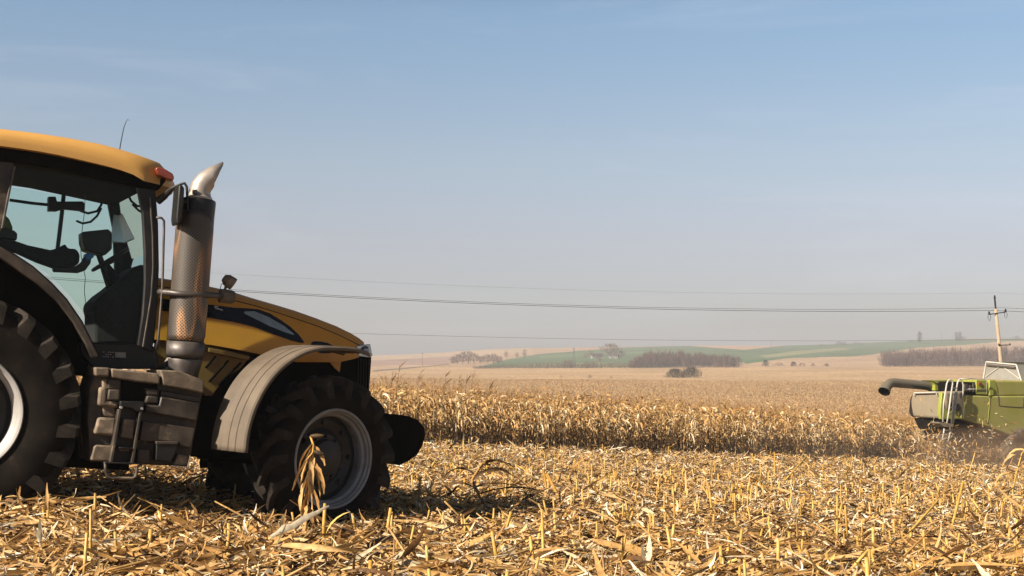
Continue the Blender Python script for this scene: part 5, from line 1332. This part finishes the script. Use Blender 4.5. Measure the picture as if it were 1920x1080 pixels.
tag(o, 'chopped straw and husks flying out behind the harvester', 'chaff', kind='stuff')
# dust raised by the harvester
def dust(name, label, c, half, rz_, dens, col, scale):
    o = MB().box((0, 0, 0), (2, 2, 2)).build(name, None); o.location = c; o.scale = half; o.rotation_euler = (0, 0, rz_)
    m, nt, p = mat_new(name); N, L = nt.nodes, nt.links; N.remove(p)
    v = N.new('ShaderNodeVolumePrincipled'); v.inputs['Color'].default_value = (*col, 1)
    t = N.new('ShaderNodeTexCoord'); g = N.new('ShaderNodeNewGeometry')
    ln = N.new('ShaderNodeVectorMath'); ln.operation = 'LENGTH'; L.new(t.outputs['Object'], ln.inputs[0])
    fr_ = N.new('ShaderNodeMapRange'); fr_.inputs[1].default_value = 1.0; fr_.inputs[2].default_value = .15; L.new(ln.outputs['Value'], fr_.inputs[0])
    nz = N.new('ShaderNodeTexNoise'); nz.inputs['Scale'].default_value = scale; nz.inputs['Detail'].default_value = 4; L.new(t.outputs['Object'], nz.inputs[0])
    nr = N.new('ShaderNodeMapRange'); nr.inputs[1].default_value = .36; nr.inputs[2].default_value = .7; nr.inputs[3].default_value = .1; nr.inputs[4].default_value = 1.6; L.new(nz.outputs[0], nr.inputs[0])
    m1 = N.new('ShaderNodeMath'); m1.operation = 'MULTIPLY'; L.new(fr_.outputs[0], m1.inputs[0]); L.new(nr.outputs[0], m1.inputs[1])
    m2 = N.new('ShaderNodeMath'); m2.operation = 'MULTIPLY'; L.new(m1.outputs[0], m2.inputs[0]); m2.inputs[1].default_value = dens
    L.new(m2.outputs[0], v.inputs['Density']); L.new(v.outputs[0], N['Material Output'].inputs['Volume'])
    o.data.materials.append(m)
    tag(o, label, 'dust', kind='stuff')
c = at(1900, 0, 57.2)
dust('dust_cloud', 'brown dust cloud boiling up around the wheels of the harvester', c + [0, 0, .40], (6.4, 3.4, 1.75), math.radians(20), .26, (.54, .37, .24), 3.0)
c = at(1600, 0, 59.5)
dust('dust_haze', 'thin dust drifting along the foot of the standing maize', c + [0, 0, .7], (8.5, 2.6, 2.0), math.radians(34), .055, (.62, .49, .37), 3.0)

# ------------------------------------------------------------------ far trees, woods, bushes, poles, farmstead
def twig_mat(name, c1, c2):
    m = straw_mat(name, [(0, c1), (1, c2)], trans=0.0, rough=.9); return m
M['twig'] = twig_mat('bare_twigs', (0.075, 0.044, 0.037), (0.185, 0.115, 0.092))
M['twig_tan'] = twig_mat('tan_twigs', (0.12, 0.07, 0.045), (0.26, 0.16, 0.11))
M['twig_green'] = twig_mat('olive_twigs', (0.016, 0.015, 0.008), (0.070, 0.054, 0.030))
M['bark'] = noise_mat('dark_bark', (0.06, 0.045, 0.038), (0.10, 0.075, 0.06), rough=0.9, scale=2)
def crown_into(B, rng, c, w, h, n, thin=.10, up=1.0, ln=(.12, .3), shape='round'):
    """n twigs spread through a crown standing on point c"""
    z = rng.random(n)
    if shape == 'round': r = np.sqrt(np.clip(1 - (2 * z - 1) ** 2 * .9, 0.05, 1))
    elif shape == 'bush': r = np.sqrt(np.clip(1 - z ** 2 * .9, .05, 1))
    else: r = np.clip(.35 + .9 * np.sin(np.pi * np.clip(z, 0, 1) ** .8), .1, 1)
    a = rng.uniform(0, 6.28, n); q = np.sqrt(rng.random(n)) * r
    lump = 1 + .22 * np.sin(a * 3 + z * 5 + rng.uniform(0, 6)) + .12 * np.sin(a * 7 + z * 11)
    P = c + np.stack([np.cos(a) * q * w / 2 * lump, np.sin(a) * q * w / 2 * lump, z * h * .93], -1)
    L = rng.uniform(*ln, n) * h
    B.add(ribbons(P, a + rng.normal(0, .6, n), np.clip(rng.normal(1.0 * up, .4, n), -.2, 1.5), rng.normal(.1, .3, n), rng.normal(0, .3, n), L, rng.uniform(.5, 1.3, n) * thin, rng.normal(0, 1, n), rng.normal(0, 1, n), 2, np.clip(rng.normal(.5, .25, n), 0, 1), tip=.3))
def far_tree(name, label, cat, px, D, w, h, mat, n=260, shape='round', seed=0, group=None, trunk=True, thin=.16, dz=0.0):
    b = at(px, 0, D); rt = empty(name); rt.location = b; rw = np.random.default_rng(900 + seed)
    if trunk:
        mb = MB().tube([(0, 0, -.3), (rw.normal(0, .1), 0, h * .35), (rw.normal(0, .2), 0, h * .8)], [h * .022, h * .018, h * .006], 6)
        for k in range(6):
            a = rw.uniform(0, 6.28); z0 = h * rw.uniform(.2, .5); s = w * .35 if shape != 'poplar' else w * .2
            mb.tube([(0, 0, z0), (math.cos(a) * s * .6, math.sin(a) * s * .6, z0 + h * .18), (math.cos(a) * s, math.sin(a) * s, z0 + h * .36)], [h * .012, h * .008, h * .003], 5)
        mb.build('trunk', M['bark'], rt)
    B = Bulk(); crown_into(B, rw, np.array([0, 0, h * (.16 if trunk and shape == 'round' else 0.0)]), w, h * (.84 if trunk and shape == 'round' else 1), n, thin, shape=shape)
    B.build('crown', M[mat], rt)
    tag(rt, label, cat, group); return rt
# left clump of trees below the pale hillside
for i, (px, w, h) in enumerate(((850, 5, 5), (858, 6, 6.5), (868, 7, 7.8), (878, 7, 8.2), (889, 7, 6.8), (902, 6, 4.8), (913, 7, 6.0), (925, 7, 6.2), (935, 6, 4.6))):
    far_tree('bare_tree', 'bare grey brown tree in the clump at the left end of the green field', 'tree', px, 925 + (i % 3) * 6, w, h, 'twig', 260, seed=i, group='bare trees in the left clump', thin=.22)
far_tree('bare_tree', 'small bare tree on the pale hillside, left of two others', 'tree', 949, 1160, 4, 5.5, 'twig_tan', 120, seed=20, thin=.25)
far_tree('bare_tree', 'small bare tree on the pale hillside, middle of three', 'tree', 969, 1170, 5, 4.5, 'twig_tan', 120, seed=21, thin=.25)
far_tree('bare_tree', 'small bare tree on the pale hillside, right of two others', 'tree', 984, 1180, 4, 6.5, 'twig_tan', 120, seed=22, thin=.25)
# farmstead on the green slope
far_tree('large_bare_tree', 'largest pinkish bare tree towering over the farm roofs on the green slope', 'tree', 1145, 1130, 17, 11, 'twig_tan', 620, seed=23, thin=.26)
far_tree('bare_tree', 'low bare tree right of the large farm tree', 'tree', 1164, 1128, 9, 5.5, 'twig', 240, seed=24, thin=.25)
far_tree('bare_tree', 'small bare tree just left of the farmhouse', 'tree', 1107, 1132, 6, 6, 'twig_tan', 160, seed=25, thin=.25)
far_tree('bare_tree', 'very small bare tree furthest left by the farmhouse', 'tree', 1098, 1136, 5, 4, 'twig_tan', 120, seed=26, thin=.25)
far_tree('bare_tree', 'pale bare tree on the slope below the farm', 'tree', 1124, 960, 4, 5, 'twig_tan', 120, seed=27, thin=.22)
M['house_wall'] = noise_mat('pale_plaster', (0.34, 0.30, 0.26), (0.28, 0.25, 0.21), rough=.9, scale=1)
M['house_roof'] = noise_mat('dark_roof', (0.06, 0.045, 0.045), (0.09, 0.065, 0.06), rough=.9, scale=1)
def house(px, D, w, l, h, rz_, label):
    b = at(px, 0, D); rt = empty('farmhouse'); rt.location = b; rt.rotation_euler = (0, 0, rz_)
    MB().box((0, 0, h * .3 - .3), (l, w, h * .6 + .6)).build('wall', M['house_wall'], rt)
    MB().prism_x([(-w * .58, h * .58), (0, h), (w * .58, h * .58), (0, h * .6)], -l * .54, l * .54).build('roof', M['house_roof'], rt)
    for k in (-.3, .1, .34): MB().box((l * k, -w * .5 - .02, h * .33), (.9, .06, 1.0)).build('window', M['black'], rt)
    MB().box((-l * .1, -w * .5 - .03, h * .2), (1.0, .06, h * .4)).build('door', M['bark'], rt)
    tag(rt, label, 'house')
house(1119, 1120, 5, 9, 4.2, .2, 'left dark roofed farm building, left of the large bare tree')
house(1151, 1118, 4, 7, 3.6, -.3, 'small farm building below the large bare tree')
# bushes in the open field
far_tree('olive_bush', 'dark olive bush in the open field, left half of the pair', 'bush', 1266, 505, 7.4, 3.1, 'twig_green', 1500, 'bush', 40, None, False, .085)
far_tree('olive_bush', 'dark olive bush in the open field, right half of the pair', 'bush', 1295, 507, 7.6, 3.5, 'twig_green', 1500, 'bush', 41, None, False, .085)
far_tree('shrub', 'round dark shrub right of the middle wood', 'shrub', 1435, 800, 4.4, 3.4, 'twig_green', 300, 'bush', 42, None, False, .2)
far_tree('shrub', 'flat pale shrub between two rounder ones, right of the middle wood', 'shrub', 1459, 810, 7, 1.9, 'twig_tan', 240, 'bush', 43, None, False, .2)
far_tree('shrub', 'second dark shrub right of the middle wood', 'shrub', 1487, 800, 3.6, 2.5, 'twig_green', 260, 'bush', 44, None, False, .2)
far_tree('shrub', 'low tan shrub right of the second dark shrub', 'shrub', 1503, 806, 5, 1.7, 'twig_tan', 200, 'bush', 45, None, False, .2)
far_tree('shrub', 'small dark shrub out in the pale field, left of the right wood', 'shrub', 1549, 800, 2.6, 1.6, 'twig_green', 160, 'bush', 46, None, False, .2)
far_tree('shrub', 'faint tan shrub left of the small dark one', 'shrub', 1524, 806, 3, 1.6, 'twig_tan', 140, 'bush', 47, None, False, .2)
far_tree('shrub', 'small brown weed clump in the maize field left of the olive bushes', 'shrub', 1106, 480, 1.7, 1.3, 'twig', 120, 'bush', 48, None, False, .08)
far_tree('shrub', 'tiny pale weed clump left of the brown one in the maize field', 'shrub', 1052, 482, 1.2, .9, 'twig_tan', 80, 'bush', 49, None, False, .08)
far_tree('shrub', 'tiny pale weed clump right of the brown one in the maize field', 'shrub', 1146, 482, 1.5, .8, 'twig_tan', 80, 'bush', 50, None, False, .08)
far_tree('shrub', 'low brown weed clump in the field left of the combine tank', 'shrub', 1810, 470, 2.2, 1.2, 'twig', 120, 'bush', 51, None, False, .08)
# skyline
far_tree('poplar', 'tall thin poplar standing alone on the right skyline', 'tree', 1724, 1700, 4.5, 13, 'twig', 240, 'poplar', 60, None, True, .35)
far_tree('poplar', 'left one of two thin poplars on the skyline near the power pole', 'tree', 1793, 1700, 3, 11, 'twig', 160, 'poplar', 61, None, True, .3)
far_tree('poplar', 'right one of two thin poplars on the skyline near the power pole', 'tree', 1799, 1700, 4, 11.5, 'twig', 180, 'poplar', 62, None, True, .3)
for i, (px, w, h, lab) in enumerate(((1573, 9, 4.5, 'small dark clump of trees on the skyline, leftmost'), (1582, 9, 3.6, 'low bush beside the leftmost clump on the skyline'), (1607, 14, 3.2, 'flat dark bush on the skyline above the green hill'), (1709, 12, 3, 'low bush on the skyline left of the lone poplar'), (1806, 8, 5, 'low bush beside the two skyline poplars'), (1540, 8, 2, 'faint low bush far along the skyline'), (1905, 10, 4.5, 'bush on the skyline right of the power pole'))):
    far_tree('bush', lab, 'bush', px, 1720, w, h, 'twig', 160, 'bush', 70 + i, None, False, .4)
# woods and hedge
def wood(name, label, segs, mat, seed, thin):
    rw = np.random.default_rng(seed); B = Bulk()
    for (px0, px1, D, h0, h1, n, wd, tw) in segs:
        for k in range(n):
            px = px0 + (px1 - px0) * (k + rw.random()) / n; d = D + rw.uniform(-2, 16); b = at(px, 0, d); h = h0 + (h1 - h0) * (px - px0) / (px1 - px0); h *= rw.uniform(.8, 1.12)
            B.add(tubes([b - [0, 0, .3]], [b + [rw.normal(0, .2), 0, h * .8]], np.array([.13]), np.array([.05]), 4, np.array([.25]), False))
            crown_into(B, rw, b, wd * rw.uniform(.8, 1.3), h, tw, thin, 1.15, (.15, .4), 'bush')
    o = B.build(name, M[mat]); tag(o, label, 'wood', kind='stuff')
wood('bare_wood', 'purple brown bare wood in the right middle distance', [(1652, 1700, 790, 7.2, 8.5, 26, 4, 130), (1700, 1800, 790, 8.2, 8.8, 46, 4, 130), (1800, 1990, 790, 9.0, 10, 80, 4, 130)], 'twig', 5, .12)
wood('bare_wood', 'purple brown bare wood in the centre behind the olive bushes', [(1180, 1215, 770, 3.5, 7.5, 18, 4, 130), (1215, 1300, 770, 8.2, 7.2, 40, 4, 130), (1300, 1384, 770, 7.0, 5.6, 36, 4, 130)], 'twig', 6, .12)
wood('hedge', 'low uneven dark hedge along the foot of the green field', [(888, 1010, 765, 1.4, 2.6, 60, 3, 30), (1010, 1080, 766, 2.6, 2.4, 34, 3, 34), (1055, 1075, 768, 4, 4.4, 6, 4, 50), (1080, 1190, 768, 2.4, 2.6, 50, 3, 30), (1090, 1120, 770, 3.4, 3.6, 8, 3.5, 40)], 'twig', 7, .16)
# masts
def mast(px, D, h, label, arms=True, lattice=False, r=.12):
    b = at(px, 0, D); rt = empty('power_mast'); rt.location = b
    if lattice:
        mb = MB()
        for sx in (-1, 1):
            for sy in (-1, 1): mb.tube([(sx * .9, sy * .9, -.3), (sx * .2, sy * .2, h)], .10, 5)
        for k in range(7):
            z0, z1 = h * k / 7, h * (k + 1) / 7; w0, w1 = .9 - .7 * k / 7, .9 - .7 * (k + 1) / 7
            mb.tube([(-w0, -w0, z0), (w1, -w1, z1)], .05, 4); mb.tube([(w0, -w0, z0), (-w1, -w1, z1)], .05, 4)
        mb.build('tower', M['wire'], rt)
    else: MB().tube([(0, 0, -.3), (0, 0, h)], [r, r * .7], 6).build('pole', M['wire'], rt)
    if arms: MB().box((0, 0, h * .93), (2.0, .15, .15)).build('crossarm', M['wire'], rt)
    tag(rt, label, 'mast')
mast(1076, 885, 10.5, 'grey lattice mast standing at the hedge before the green field', True, True)
mast(792, 905, 8.5, 'thin wooden pole on the pinkish field right of the tractor nose')
mast(1765, 1650, 12, 'faint thin mast on the skyline between the poplars')
mast(1446, 1700, 6, 'tiny faint mast on the skyline above the green hills', True, False, .2)

# ------------------------------------------------------------------ haze: the air itself
hz = MB().box((0, 1600, 31.5), (9000, 3700, 85)).build('haze', None)
m_, nt, p = mat_new('thin_haze'); nt.nodes.remove(p)
pv = nt.nodes.new('ShaderNodeVolumePrincipled'); pv.inputs['Color'].default_value = (0.60, 0.605, 0.645, 1); pv.inputs['Density'].default_value = 0.00045; pv.inputs['Anisotropy'].default_value = 0.0
nt.links.new(pv.outputs[0], nt.nodes['Material Output'].inputs['Volume'])
hz.data.materials.append(m_)
tag(hz, 'thin pale haze over the far fields', 'haze', kind='stuff')
